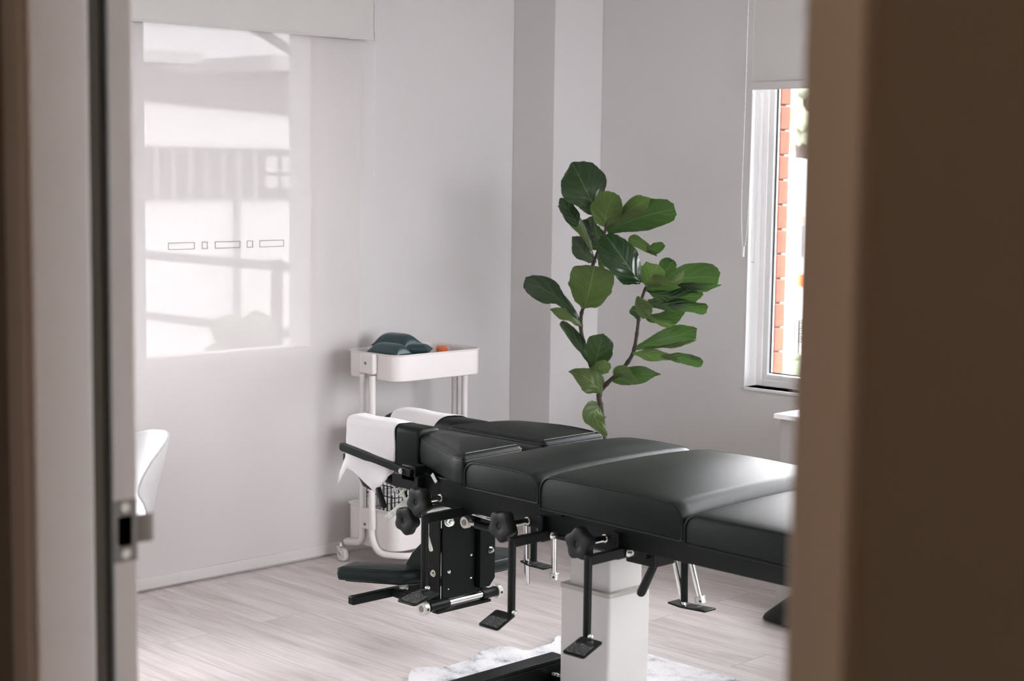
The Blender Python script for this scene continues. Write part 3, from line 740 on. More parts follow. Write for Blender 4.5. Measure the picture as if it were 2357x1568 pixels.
# arm rests
def arm_rest(P, zb, zt, post):
    o = slab_pad('arm_rest', P, zb, zt, r=.016, er=.012, crown=.006, mat='vinyl2')
    bm = B(); cx = sum(p[0] for p in P)/len(P); cy = sum(p[1] for p in P)/len(P)
    Q = [(cx+(x-cx)*.86, cy+(y-cy)*.8) for x, y in P]; prism(bm, Q, FXY, zb-.005, zb); finish('pad_board', bm, 'black', o, smooth=False)
    bm = B(); px, py = post
    pts = [(px+.012*math.cos(a*.7), py+.012*math.sin(a*.7), TZ+.012+(zb-.005-TZ-.012)*a/45) for a in range(46)]
    tube(bm, pts, .0024, 7); finish('spring', bm, 'zinc', o)
    return o
arm_rest([(-3.858, 3.105), (-3.69, 3.215), (-3.645, 3.33), (-3.71, 3.335), (-3.89, 3.20)], .248, .288, (-3.712, 3.25))
arm_rest([(-3.65, 3.50), (-3.70, 3.47), (-3.86, 3.60), (-3.83, 3.70), (-3.75, 3.745), (-3.65, 3.65)], .232, .270, (-3.745, 3.58))
# head linkage: flat links, eye bolts, grips
bm = B(); 
def link(a, b, y, w=.019, th=.004):
    a = V(a[0], y, a[1]); b = V(b[0], y, b[1]); dd = (b-a); L2 = dd.length; dd.normalize(); nn = Vector((-dd.z, 0, dd.x))
    pl = round_poly([(-w*.5, -w/2), (L2+w*.5, -w/2), (L2+w*.5, w/2), (-w*.5, w/2)], w*.45, 5)
    bm = B(); prism(bm, pl, lambda u, v, ww: tuple(a+dd*u+nn*v+Vector((0, ww, 0))), -th/2, th/2)
    o = finish('link_bar', bm, 'zinc', T, bevel=.0006)
    for p in (a, a+dd*.032):
        bm = B(); cyl(bm, p+V(0, -th/2-.0015, 0), p+V(0, -th/2, 0), .0055, 14); finish('rivet', bm, 'chrome', o)
    return o
link((-3.686, .459), (-3.57, .543), 3.16); link((-3.655, .555), (-3.62, .50), 3.185, .014); link((-3.565, .45), (-3.535, .385), 3.20, .013)
bm = B(); cyl(bm, (-3.612, 3.15, .562), (-3.612, 3.162, .562), .0125, 22); o = finish('eye_bolt', bm, 'zinc', T, bevel=.001)
bm = B(); cyl(bm, (-3.612, 3.148, .562), (-3.612, 3.1502, .562), .007, 18); finish('pin', bm, 'steel', o)
bm = B(); tube(bm, fillet([(-3.665, 3.17, .575), (-3.665, 3.17, .545), (-3.645, 3.17, .532), (-3.62, 3.17, .55)], .015), .003, 8); finish('wire_hook', bm, 'zinc', T)
bm = B(); tube(bm, [(-3.80, 3.15, .577), (-3.772, 3.15, .553), (-3.745, 3.15, .546), (-3.735, 3.15, .553)], [.008, .012, .010, .004], 12); finish('grip', bm, 'blackmatte', T)
bm = B(); tube(bm, [(-3.682, 3.12, .557), (-3.68, 3.12, .552), (-3.653, 3.12, .506), (-3.65, 3.12, .500)], [.006, .009, .009, .005], 12); finish('grip', bm, 'blackmatte', T)
bm = B(); tube(bm, [(-3.72, 3.19, .585), (-3.71, 3.19, .57), (-3.67, 3.19, .568), (-3.65, 3.19, .58)], [.01, .017, .017, .01], 12); finish('hose', bm, 'black', T)
bm = B(); tube(bm, smooth_path([(-3.65, 3.2, .58), (-3.645, 3.2, .53), (-3.62, 3.2, .52), (-3.60, 3.2, .55)], 6), .0028, 8); finish('cable', bm, 'black', T)
# dark zinc bits right of the twin knobs
bm = B(); cyl(bm, (-3.50, 3.10, .515), (-3.50, 3.24, .515), .012, 16); o = finish('pivot_boss', bm, 'zinc', T, angle=30)
bm = B(); cyl(bm, (-3.50, 3.10, .535), (-3.455, 3.18, .548), .010, 16); finish('pivot_pin', bm, 'steel', o, angle=30)
# gas spring between the head column and the rail
g0v, g1v = V(-3.345, 3.16, .502), V(-3.18, 3.17, .500)
bm = B(); dd = (g1v-g0v).normalized(); cyl(bm, g0v+V(0, -.008, 0), g0v+V(0, .008, 0), .0165, 24); cyl(bm, g0v+dd*.012, g0v+dd*.042, .006, 14)
gs = finish('gas_spring_eye', bm, 'alu', T, angle=30, bevel=.001)
bm = B(); cyl(bm, g0v+V(0, -.0095, 0), g0v+V(0, -.0079, 0), .009, 18); finish('pin', bm, 'steel', gs)
bm = B(); cyl(bm, g0v+dd*.04, g1v+dd*.02, .0115, 18); finish('gas_spring', bm, 'black', T, angle=30)
bm = B(); cyl(bm, (-3.36, 3.19, .528), (-3.24, 3.20, .518), .011, 16); finish('damper_tube', bm, 'chrome', T, angle=30)
bolt(T, (-3.40, 3.145, .497), (1, -.3, 0), r=.010, l=.02, mat='zinc')
# release lever with a foam grip
bm = B(); tube(bm, [(-2.735, 3.26, .53), (-2.752, 3.285, .497), (-2.762, 3.30, .478)], .005, 10); lv = finish('release_lever', bm, 'chrome', T)
bm = B(); tube(bm, [(-2.760, 3.30, .482), (-2.763, 3.30, .476), (-2.812, 3.30, .380), (-2.816, 3.30, .372), (-2.817, 3.30, .368)], [.007, .0105, .0125, .010, .004], 14); finish('grip', bm, 'blackmatte', lv)
# far side hardware: chrome rods and pedals
def chrome_rod(a, b, collar=False, r=.0085):
    bm = B(); cyl(bm, a, b, r, 16); o = finish('chrome_rod', bm, 'chrome', T, angle=30)
    if collar:
        a, b = V(a), V(b); d_ = (b-a).normalized(); bm = B(); cyl(bm, b-d_*.020, b, .0155, 22); c = finish('rod_collar', bm, 'alu', o, bevel=.001)
        q = b-d_*.010; w = Vector((.6, -.8, 0)).normalized(); bm = B(); cyl(bm, q+w*.0148, q+w*.0162, .0035, 10); finish('set_screw', bm, 'darkhole', c)
chrome_rod((-3.544, 3.6, .56), (-3.533, 3.6, .212)); chrome_rod((-3.421, 3.6, .56), (-3.418, 3.6, .250), True)
bm = B(); cyl(bm, (-3.508, 3.6, .55), (-3.506, 3.6, .292), .0105, 14); pa = finish('pedal_arm', bm, 'black', T, angle=30)
def far_plate(x0, z0, x1, z1, y, par):
    bm = B(); pts = [(x0, z0), ((x0*2+x1)/3, (z0*2+z1)/3-.004), ((x0+2*x1)/3, (z0+2*z1)/3-.002), (x1, z1)]
    for (a, b), (c, d_) in zip(pts[:-1], pts[1:]): obox(bm, (a, y, b), (c, y, d_), .05, .005)
    return finish('foot_plate', bm, 'black', par, bevel=.001)
far_plate(-3.54, .288, -3.44, .281, 3.6, pa)
chrome_rod((-2.985, 3.62, .46), (-2.926, 3.62, .262)); chrome_rod((-2.925, 3.62, .46), (-2.864, 3.62, .281), True)
chrome_rod((-3.0, 3.62, .54), (-2.985, 3.62, .455)); chrome_rod((-2.94, 3.62, .54), (-2.925, 3.62, .455))
bm = B(); cyl(bm, (-2.93, 3.62, .54), (-2.925, 3.62, .275), .0105, 14); pa = finish('pedal_arm', bm, 'black', T, angle=30)
far_plate(-2.965, .268, -2.83, .268, 3.62, pa)

# face papers over the head cushions
def paper_wrap(name, prof, y0, y1, x0, xa, xb, zlow_near, zlow_far, label, cat, extra=None):
    """paper folded over the cushion: cross-section follows the cushion; its edge runs from xa (near) to xb (far)"""
    yc = (y0+y1)/2
    pts = [p for p in prof]
    # order: near low -> near top -> far top -> far low
    near = sorted([p for p in pts if p[0] < yc], key=lambda p: p[1]); far = sorted([p for p in pts if p[0] >= yc], key=lambda p: -p[1])
    path = [(y0, zlow_near)] + [p for p in near if p[1] > zlow_near+.02] + [p for p in far if p[1] > zlow_far+.02] + [(y1, zlow_far)]
    # densify
    P = []
    for (a, b), (c, d_) in zip(path[:-1], path[1:]):
        n = max(1, int(math.hypot(c-a, d_-b)/.006))
        for i in range(n): P.append((a+(c-a)*i/n, b+(d_-b)*i/n))
    P.append(path[-1]); m = len(P); bm = B(); rows = []
    rnd = random.Random(3)
    for j, (y, z) in enumerate(P):
        s = j/(m-1); xe = xa+(xb-xa)*s
        a = P[max(j-1, 0)]; c = P[min(j+1, m-1)]; t_ = Vector((c[0]-a[0], c[1]-a[1])).normalized(); nn = Vector((-t_.y, t_.x))
        row = []
        for i in range(31):
            u = i/30; x = x0+(xe-x0)*u
            off = .003 + .0012*math.sin(u*9+j*.3)+rnd.uniform(-.0004, .0004)
            row.append(bm.verts.new((x, y+nn.x*off, z+nn.y*off)))
        rows.append(row)
    for a, b in zip(rows[:-1], rows[1:]):
        for i in range(30): bm.faces.new((a[i], a[i+1], b[i+1], b[i]))
    if extra: extra(bm)
    o = finish(name, bm, 'paper', None, angle=180)
    s = o.modifiers.new('Solidify', 'SOLIDIFY'); s.thickness = .0008
    return tag(o, label, cat)
def flap(bm):
    """loose torn corner hanging below the hand bar"""
    e = [((795, 1036), (905, 1078)), ((790, 1060), (893, 1100)), ((783, 1085), (880, 1117)), ((778, 1112), (862, 1135))]
    top = [at(795+110*i/8, 1036+42*i/8, 'Y', 3.185) for i in range(9)]
    mid = [at(795+108*i/8, 1052+38*i/8, 'Y', 3.150) for i in range(9)]
    lo_px = [(786, 1078), (799, 1078), (812, 1085), (826, 1098), (838, 1110), (851, 1122), (862, 1134), (875, 1122), (890, 1104)]
    lo = [at(x, y, 'Y', 3.128) for x, y in lo_px]
    md2 = [(mid[i]*.5+lo[i]*.5)+V(0, -.006*math.sin(i), 0) for i in range(9)]
    R = [[bm.verts.new(p) for p in r] for r in (top, mid, md2, lo)]
    for a, b in zip(R[:-1], R[1:]):
        for i in range(8): bm.faces.new((a[i], a[i+1], b[i+1], b[i]))
    a = bm.verts.new(at(777, 1116, 'Y', 3.125)); bm.faces.new((R[3][0], a, R[3][1])); b_ = bm.verts.new(at(783, 1085, 'Y', 3.13)); bm.faces.new((b_, a, R[3][0]))
paper_wrap('face_paper', profN, 3.20, 3.30, -3.922, -3.694, -3.70, .622, .66, 'white crepe paper over the near head cushion with a torn corner hanging down', 'paper', flap)
paper_wrap('face_paper', profF, 3.415, 3.525, -3.972, -3.80, -3.68, .64, .65, 'white crepe paper over the far rounded head cushion beside the trolley', 'paper')

# ------------------------------------------------------------------ rug
t = B(); nx, ny = 60, 70; rows = []
for j in range(ny+1):
    y = 1.9+(3.838-1.9)*j/ny; row = []
    wob = .030*math.sin(y*9.0)+.022*math.sin(y*21+1)+.012*math.sin(y*43)
    for i in range(nx+1):
        s = i/nx; x = (-3.545+wob*(1-s)**6) + (1.6)*s**1.3
        k = math.exp(-s*26)
        z = .005+.012*k*(1+math.sin(y*26))*.5 + .022*math.exp(-((y-3.52)/.04)**2)*math.exp(-s*18)
        row.append(t.verts.new((x, y, z)))
    rows.append(row)
for a, b in zip(rows[:-1], rows[1:]):
    for i in range(nx): t.faces.new((a[i], a[i+1], b[i+1], b[i]))
o = finish('rug', t, 'rug', None, angle=180); s = o.modifiers.new('Solidify', 'SOLIDIFY'); s.thickness = .004; s.offset = -1
tag(o, 'white and grey distressed rug with a wavy edge under the treatment table', 'rug')

# ------------------------------------------------------------------ trolley
CX0, CX1, CY0, CY1 = -4.845, -4.555, 3.945, 4.385
t = thing('utility_trolley', 'white three tier metal trolley on casters against the left wall', 'trolley', (-4.70, 4.165, 0))
def tray(z0, z1, name='tray', lip=True):
    bm = B(); r = .055; th = .0025
    def rect(i): return round_poly([(CX0+i, CY0+i), (CX1-i, CY0+i), (CX1-i, CY1-i), (CX0+i, CY1-i)], r, 8)
    loft(bm, [[(x, y, z) for x, y in rect(i)] for i, z in ((.006, z0), (.001, z0+.003), (0, z0+.01), (0, z1-.006), (-.004, z1-.004), (-.005, z1), (-.002, z1+.001), (th, z1-.004), (th, z0+.008), (.01, z0+.004))])
    return finish(name, bm, 'white', t, angle=45)
tray(.708, .808); tray(.43, .515); tray(.075, .225)
# bent tube end frames
def end_frame(y, s):
    bm = B(); yo = y - s*.014
    for xa in (-4.728, -4.672):
        tube(bm, [(xa, yo, .09 if xa > -4.7 else .09), (xa, yo, .725)], .0125, 14)
    return bm
for y, s in ((CY0, 1), (CY1, -1)):
    yo = y - s*.014
    bm = B(); tube(bm, fillet([(-4.728, yo, .725), (-4.728, yo, .09), (-4.83, yo-.0, .075), (-4.835, yo+s*.04, .075), (-4.86, yo+s*.10, .075)], .035), .0125, 14)
    finish('frame_tube', bm, 'white', t)
    bm = B(); tube(bm, fillet([(-4.672, yo, .725), (-4.672, yo, .11), (-4.63, yo, .062), (-4.53, yo+s*.06, .06), (-4.53, yo+s*.22, .06)], .045), .0125, 14)
    finish('frame_tube', bm, 'white', t)
    yy = y - s*.004
    for z, za, zb_ in ((.77, .73, .806), (.165, .145, .225)):
        bm = B(); box(bm, (-4.742, min(yo, yy)-.010, za), (-4.658, max(yo, yy)+.002, zb_)); br = finish('bracket', bm, 'white', t, bevel=.006)
        bm = B(); cyl(bm, (-4.70, yo-s*.0105, z), (-4.70, yo-s*.0125, z), .006, 6); finish('screw', bm, 'steel', br, smooth=False)
# casters
def caster(x, y, big=True):
    bm = B(); r = .026
    cyl(bm, (x, y-.009, r), (x, y+.009, r), r, 28)
    w = finish('caster_wheel', bm, 'plastic_w', t, bevel=.004)
    bm = B(); cyl(bm, (x, y-.0125, r), (x, y+.0125, r), .006, 12); 
    for s in (-1, 1): obox(bm, (x, y+s*.0115, r), (x-.014, y+s*.0115, .056), .0025, .016, (1, 0, .2))
    box(bm, (x-.026, y-.013, .055), (x+.002, y+.013, .059)); cyl(bm, (x-.012, y, .055), (x-.012, y, .072), .007, 12)
    finish('caster_fork', bm, 'chrome', w, bevel=.0008)
caster(-4.835, 3.925); caster(-4.555, 4.05); caster(-4.84, 4.405); caster(-4.56, 4.32)
# things in the trolley
def bolster(c, size, rotz, tiltx, label, mat='teal'):
    bm = B(); L_, W, H = size; n = 22; rings = []
    for i in range(n+1):
        u = -1+2*i/n; e = abs(u)**6
        rr = []
        for k in range(28):
            a = 2*PI*k/28; ca, sa = math.cos(a), math.sin(a)
            w = W*(1+.16*abs(u)**5); h = H*(1-.93*abs(u)**5)
            pw = abs(ca)**.8*(1 if ca > 0 else -1)
            rr.append((u*L_/2*(1-.10*(1-abs(ca)**2)*e), pw*w/2*(1+.08*e), (abs(sa)**.9)*(1 if sa > 0 else -1)*h/2*(1-.15*abs(ca)**8)))
        rings.append(rr)
    loft(bm, rings)
    bmesh.ops.transform(bm, matrix=Matrix.Translation(c) @ Matrix.Rotation(rotz, 4, 'Z') @ Matrix.Rotation(tiltx, 4, 'X'), verts=bm.verts[:])
    o = finish('bolster', bm, mat, None, angle=80); return tag(o, label, 'cushion', 'vinyl bolsters in the trolley')
bolster((-4.765, 4.13, .822), (.17, .085, .085), .12, .1, 'dark green vinyl bolster lying at the back of the top tray')
bolster((-4.685, 4.025, .803), (.16, .075, .075), .1, 0, 'dark green vinyl bolster in the middle of the heap in the top tray')
bolster((-4.622, 4.11, .815), (.10, .05, .045), .55, .1, 'small teal vinyl bolster with a bright sheen on top of the heap')
o = bolster((-4.69, 4.11, .528), (.18, .17, .085), .5, 0, 'black vinyl bolster on the middle shelf behind the head cushions', 'vinyl2')
bm = B(); cyl(bm, (-4.735, 4.335, .7175), (-4.735, 4.335, .803), .022, 24); o = finish('bottle_cap', bm, 'orange', None, bevel=.006); tag(o, 'orange cap showing above the rim at the far end of the top tray', 'bottle cap')
# wire basket in the bottom tray
bt = thing('wire_basket', 'dark wire basket standing in the bottom tray of the trolley', 'basket', (-4.66, 4.08, .08))
bm = B()
for z in (.09, .15, .21, .27, .31):
    tube(bm, [(-4.76, 3.98, z), (-4.60, 3.98, z), (-4.60, 4.14, z), (-4.76, 4.14, z)], .0022, 6, closed=True)
for i in range(9):
    x = -4.76+.02*i; tube(bm, [(x, 3.98, .09), (x, 3.98, .31)], .0018, 6); tube(bm, [(x, 4.14, .09), (x, 4.14, .31)], .0018, 6)
for i in range(1, 8):
    y = 3.98+.02*i; tube(bm, [(-4.60, y, .09), (-4.60, y, .31)], .0018, 6); tube(bm, [(-4.76, y, .09), (-4.76, y, .31)], .0018, 6)
for i in range(9): tube(bm, [(-4.76+.02*i, 3.98, .09), (-4.76+.02*i, 4.14, .09)], .0018, 6)
finish('wire_mesh', bm, 'blackmatte', bt)
bm = B(); tube(bm, smooth_path([(-4.61, 3.975, .28), (-4.60, 3.965, .24), (-4.58, 3.965, .225), (-4.56, 3.965, .25)], 6), .004, 8); finish('hook', bm, 'blackmatte', bt)

# ------------------------------------------------------------------ plant
PL = thing('potted_fiddle_leaf_fig', 'tall green fiddle leaf fig in the corner behind the treatment table', 'plant', (-4.10, 4.62, 0))
bm = B(); n = 36
def circ(r, z): return [(-4.10+r*math.cos(2*PI*i/n), 4.62+r*math.sin(2*PI*i/n), z) for i in range(n)]
loft(bm, [circ(.085, 0), circ(.09, .004), (circ(.11, .22)), circ(.113, .225), circ(.106, .226), circ(.103, .20)]); finish('pot', bm, 'pot', PL)
bm = B(); loft(bm, [circ(.10, .195), circ(.101, .203)]); finish('soil', bm, 'soil', PL)
PY = 4.60
def pp(px, py, dy=0): return at(px, py, 'Y', PY+dy)
def stem(pts, r0, r1):
    P = smooth_path(pts, 6); n = len(P); bm = B()
    tube(bm, P, [(r0+(r1-r0)*i/(n-1))*(1.25 if i % 5 == 0 else 1) for i in range(n)], 9); return finish('stem', bm, 'bark', PL)
stem([(-4.10, 4.62, .19), (-4.12, 4.61, .4), pp(1386, 990), pp(1383, 940), pp(1379, 915), pp(1383, 890)], .012, .009)
stem([pp(1381, 908), pp(1366, 862), pp(1350, 810), pp(1338, 765), pp(1338, 725), pp(1345, 700), pp(1352, 650), pp(1372, 590), pp(1392, 535), pp(1397, 512)], .0085, .005)
stem([pp(1382, 900), pp(1400, 880), pp(1432, 850), pp(1456, 815), pp(1465, 775), pp(1470, 735), pp(1477, 690), pp(1487, 660)], .0085, .005)
def leaf(base, mid, tip, W, tilt=0, cup=.15, side=1, ph=0, dy=(0, 0, 0), wave=.05, shape=None, twist=0):
    b, m, t_ = pp(*base, dy[0]), pp(*mid, dy[1]), pp(*tip, dy[2])
    N, S = 34, 12
    F = shape or [.05, .10, .30, .46, .52, .56, .66, .82, .95, 1.0, .97, .80, .46, .10]
    def prof(t):
        x = t*(len(F)-1); i = min(int(x), len(F)-2); k = x-i; k = k*k*(3-2*k); return F[i]*(1-k)+F[i+1]*k
    c = m*2-(b+t_)*.5
    bm = B(); uvl = bm.loops.layers.uv.new('UVMap'); rows = []
    for i in range(N+1):
        t = i/N; p = b*(1-t)**2+c*2*t*(1-t)+t_*t*t
        d_ = ((c-b)*(1-t)+(t_-c)*t).normalized(); v = (p-CAM).normalized()
        l0 = d_.cross(v).normalized(); an = tilt+twist*(t-.5)
        lat = l0*math.cos(an)+v*math.sin(an); lat = (lat-d_*lat.dot(d_)).normalized(); nn = lat.cross(d_).normalized()
        w = W/2*prof(t)*(1+.04*math.sin(t*14+ph)+.012*math.sin(t*31+ph*2)); row = []
        for k in range(-S, S+1):
            s = k/S
            q = p + lat*(w*s*(1-.12*abs(cup)*s*s)) + nn*(cup*w*s*s + wave*W*.85*math.sin(t*13+ph+(1.3 if s > 0 else 0))*abs(s)**2.2 - .02*W*math.cos(s*9)*0)
            row.append((bm.verts.new(q), s*.5+.5, t))
        rows.append(row)
    for a, b_ in zip(rows[:-1], rows[1:]):
        for k in range(2*S):
            q = (a[k], a[k+1], b_[k+1], b_[k])
            if side > 0: q = q[::-1]
            f = bm.faces.new([x[0] for x in q])
            for lp_, x in zip(f.loops, q): lp_[uvl].uv = (x[1], x[2])
            f.smooth = True
    me = bpy.data.meshes.new('leaf'); bm.to_mesh(me); bm.free(); o = bpy.data.objects.new('leaf', me); COL.objects.link(o)
    me.materials.append(M['leaf']); o.parent = PL; o.matrix_parent_inverse = Matrix.Translation(-PL.location)
    return o
U, D = 1, -1       # upper face or underside towards the door
LEAVES = [
 dict(base=(1379,505), mid=(1350,440), tip=(1316,374), W=.175, side=U, dy=(0,-.05,-.04), cup=.18, shape=[.05,.2,.38,.5,.62,.75,.88,.97,1,1,.95,.82,.55,.15]),
 dict(base=(1392,522), mid=(1398,482), tip=(1418,446), W=.125, side=D, dy=(0,-.04,-.10), cup=-.1, shape=[.1,.4,.6,.75,.85,.95,1,1,.98,.9,.85,.7,.5,.2]),
 dict(base=(1396,528), mid=(1440,490), tip=(1497,456), W=.07, side=D, dy=(.02,.0,-.02), cup=.3),
 dict(base=(1398,534), mid=(1470,502), tip=(1554,482), W=.125, side=U, dy=(.02,.06,.10), tilt=-.45, cup=.12, shape=[.1,.35,.5,.66,.78,.88,.95,1,1,.98,.95,.9,.75,.35]),
 dict(base=(1368,592), mid=(1335,525), tip=(1283,474), W=.052, side=D, dy=(0,-.04,-.03), cup=.4, twist=.6, wave=.12),
 dict(base=(1330,520), mid=(1312,490), tip=(1290,456), W=.060, side=U, dy=(-.045,-.05,-.04), cup=.3, shape=[.3,.5,.7,.85,.95,1,1,1,1,1,.95,.85,.6,.2]),
 dict(base=(1398,556), mid=(1368,540), tip=(1334,512), W=.115, side=U, dy=(.03,.05,.05), tilt=.6, cup=.1),
 dict(base=(1382,575), mid=(1360,548), tip=(1350,506), W=.10, side=U, dy=(.05,.06,.06), tilt=.7),
 dict(base=(1372,604), mid=(1345,582), tip=(1317,545), W=.085, side=U, dy=(.0,.03,.05), tilt=.5, cup=.1),
 dict(base=(1385,622), mid=(1388,600), tip=(1395,575), W=.06, side=D, dy=(.03,.04,.05)),
 dict(base=(1474,652), mid=(1437,600), tip=(1394,540), W=.150, side=U, dy=(-.03,-.10,-.10), tilt=-.6, cup=.10, wave=.035, shape=[.08,.3,.55,.75,.85,.93,1,1,.98,.95,.9,.82,.6,.25]),
 dict(base=(1447,548), mid=(1480,565), tip=(1512,590), W=.045, side=D, dy=(.02,.02,0), cup=.3, shape=[.5,.9,1,1,.95,.9,.8,.75,.7,.6,.5,.4,.2,.05]),
 dict(base=(1488,575), mid=(1508,572), tip=(1528,562), W=.042, side=U, dy=(.0,.01,.01), cup=.3, shape=[.4,.5,.6,.8,.9,1,1,1,1,.95,.8,.7,.5,.3]),
 dict(base=(1482,654), mid=(1500,632), tip=(1512,608), W=.10, side=D, dy=(-.03,-.07,-.09), tilt=.2, shape=[.2,.5,.7,.9,1,1,1,.97,.9,.85,.8,.6,.4,.1]),
 dict(base=(1505,632), mid=(1545,650), tip=(1573,624), W=.04, side=D, dy=(-.07,-.08,-.06), cup=.5, shape=[.8,.9,.8,.7,.6,.6,.6,.7,.8,.9,.9,.8,.5,.2]),
 dict(base=(1500,655), mid=(1525,628), tip=(1556,606), W=.10, side=U, dy=(.03,.06,.08), tilt=.5),
 dict(base=(1488,668), mid=(1570,642), tip=(1655,640), W=.115, side=U, dy=(-.02,.0,.02), tilt=.35, cup=.12, shape=[.1,.3,.45,.55,.62,.72,.85,.95,1,1,.97,.9,.7,.35]),
 dict(base=(1560,655), mid=(1610,660), tip=(1661,656), W=.028, side=U, dy=(-.03,-.04,-.02), cup=.3, shape=[.3,.6,.8,.9,1,1,1,.95,.9,.8,.7,.5,.3,.1]),
 dict(base=(1486,668), mid=(1545,684), tip=(1612,678), W=.075, side=U, dy=(-.02,-.03,-.01), tilt=.3, cup=.1),
 dict(base=(1490,690), mid=(1550,688), tip=(1618,676), W=.07, side=U, dy=(.02,.04,.05), tilt=.3),
 dict(base=(1484,698), mid=(1560,702), tip=(1628,712), W=.052, side=U, dy=(-.01,-.05,-.06), tilt=.3, cup=.3, wave=.1, shape=[.1,.5,.7,.8,.9,.95,1,1,.9,.8,.75,.8,.8,.5]),
 dict(base=(1478,722), mid=(1520,732), tip=(1580,714), W=.07, side=U, dy=(.03,.05,.08), tilt=.5),
 dict(base=(1468,682), mid=(1482,710), tip=(1500,722), W=.062, side=D, dy=(-.02,-.07,-.08), cup=.3, shape=[.2,.5,.7,.8,.95,1,1,1,1,.95,.8,.7,.5,.2]),
 dict(base=(1478,716), mid=(1515,740), tip=(1553,746), W=.03, side=D, dy=(-.08,-.09,-.10), cup=.5, wave=.1),
 dict(base=(1475,738), mid=(1465,722), tip=(1458,704), W=.045, side=U, dy=(.02,.02,.02)),
 dict(base=(1463,802), mid=(1535,778), tip=(1603,768), W=.082, side=U, dy=(0,-.03,-.02), tilt=.3, cup=.1, shape=[.2,.3,.4,.5,.6,.75,.9,1,1,.97,.9,.8,.7,.5]),
 dict(base=(1470,803), mid=(1540,796), tip=(1604,783), W=.016, side=D, dy=(-.01,-.04,-.03), cup=.3),
 dict(base=(1456,814), mid=(1510,818), tip=(1560,826), W=.05, side=D, dy=(-.01,-.05,-.07), cup=.3, shape=[.2,.3,.5,.9,1,.95,.9,.8,.7,.6,.5,.4,.3,.1]),
 dict(base=(1525,820), mid=(1575,826), tip=(1617,838), W=.042, side=U, dy=(-.05,-.07,-.06), cup=.35, wave=.12, shape=[.3,.5,.6,.8,.9,.9,.95,1,1,.9,.9,.9,.8,.5]),
 dict(base=(1410,876), mid=(1460,864), tip=(1521,862), W=.072, side=U, dy=(0,-.02,-.02), tilt=.2, cup=.15, shape=[.2,.5,.7,.8,.9,1,1,.95,.9,.8,.65,.45,.2,.05]),
 dict(base=(1414,868), mid=(1437,856), tip=(1468,884), W=.05, side=D, dy=(-.01,-.05,-.05), cup=.3, shape=[.3,.7,.9,1,1,.95,.9,.8,.7,.6,.4,.3,.2,.05]),
 dict(base=(1344,712), mid=(1358,662), tip=(1368,612), W=.170, side=D, dy=(0,-.06,-.08), cup=-.06, wave=.04, shape=[.03,.2,.55,.7,.75,.82,.92,1,1,.98,.95,.9,.85,.4]),
 dict(base=(1340,752), mid=(1285,686), tip=(1206,650), W=.098, side=U, dy=(0,-.06,-.04), tilt=-.1, cup=.25, shape=[.05,.12,.2,.28,.36,.42,.5,.68,.9,1,1,.98,.85,.45]),
 dict(base=(1341,754), mid=(1305,728), tip=(1266,712), W=.045, side=D, dy=(-.01,-.07,-.07), cup=.3, shape=[.05,.3,.5,.55,.5,.55,.7,.85,1,1,.9,.7,.4,.1]),
 dict(base=(1356,838), mid=(1330,788), tip=(1290,742), W=.050, side=U, dy=(0,-.03,.0), tilt=.3, cup=.4, shape=[.1,.3,.5,.6,.7,.85,.95,1,1,1,.95,.8,.7,.5]),
 dict(base=(1368,846), mid=(1378,806), tip=(1388,768), W=.108, side=U, dy=(0,-.04,-.05), cup=.12, shape=[.1,.4,.7,.85,.93,1,1,1,.97,.92,.85,.65,.4,.05]),
 dict(base=(1360,852), mid=(1385,846), tip=(1406,842), W=.055, side=D, dy=(-.01,-.03,-.02), shape=[.4,.6,.8,.9,1,1,1,.97,.92,.9,.85,.7,.5,.3]),
 dict(base=(1384,908), mid=(1352,872), tip=(1308,856), W=.098, side=D, dy=(-.02,-.07,-.07), cup=.2, wave=.09, shape=[.1,.4,.75,.9,1,1,.95,.85,.75,.65,.5,.35,.2,.05]),
 dict(base=(1380,938), mid=(1370,962), tip=(1398,1002), W=.095, side=D, dy=(-.02,-.05,-.06), tilt=.2, wave=.08, shape=[.5,.8,.95,1,1,.95,.9,.85,.75,.65,.5,.35,.2,.05]),
]
for k, L_ in enumerate(LEAVES): leaf(ph=k*1.7, **L_)

# ------------------------------------------------------------------ desk at the right, chair at the left
t = thing('desk', 'white topped desk with a grey side panel below the brick-edged window', 'desk', (-2.6, 4.8, 0))
bm = B(); box(bm, (-3.27, 4.535, .0), (-1.3, 4.56, .672)); finish('front_panel', bm, 'concrete', t, smooth=False, bevel=.001)
bm = B(); box(bm, (-3.27, 4.56, .0), (-3.245, 5.05, .672)); box(bm, (-1.325, 4.56, .0), (-1.3, 5.05, .672)); finish('side_panel', bm, 'concrete', t, smooth=False)
bm = B(); box(bm, (-3.285, 4.515, .672), (-1.28, 5.10, .688)); finish('desk_top', bm, 'desk', t, smooth=False, bevel=.002)
bm = B(); rings = []
for k in range(19):
    u = k/18; rr = math.sin(PI*u)**.45; x = -3.262+.44*u; y = 4.455-.06*u
    rings.append([(x, y+.055*rr*math.cos(2*PI*i/24), .003+(.018+.055*rr*min(1, .45+u*1.3))*(1+math.sin(2*PI*i/24))*rr) for i in range(24)])
loft(bm, rings); tag(finish('floor_cushion', bm, 'blackmatte', None, angle=80), 'black rounded floor cushion lying against the grey desk panel', 'cushion')
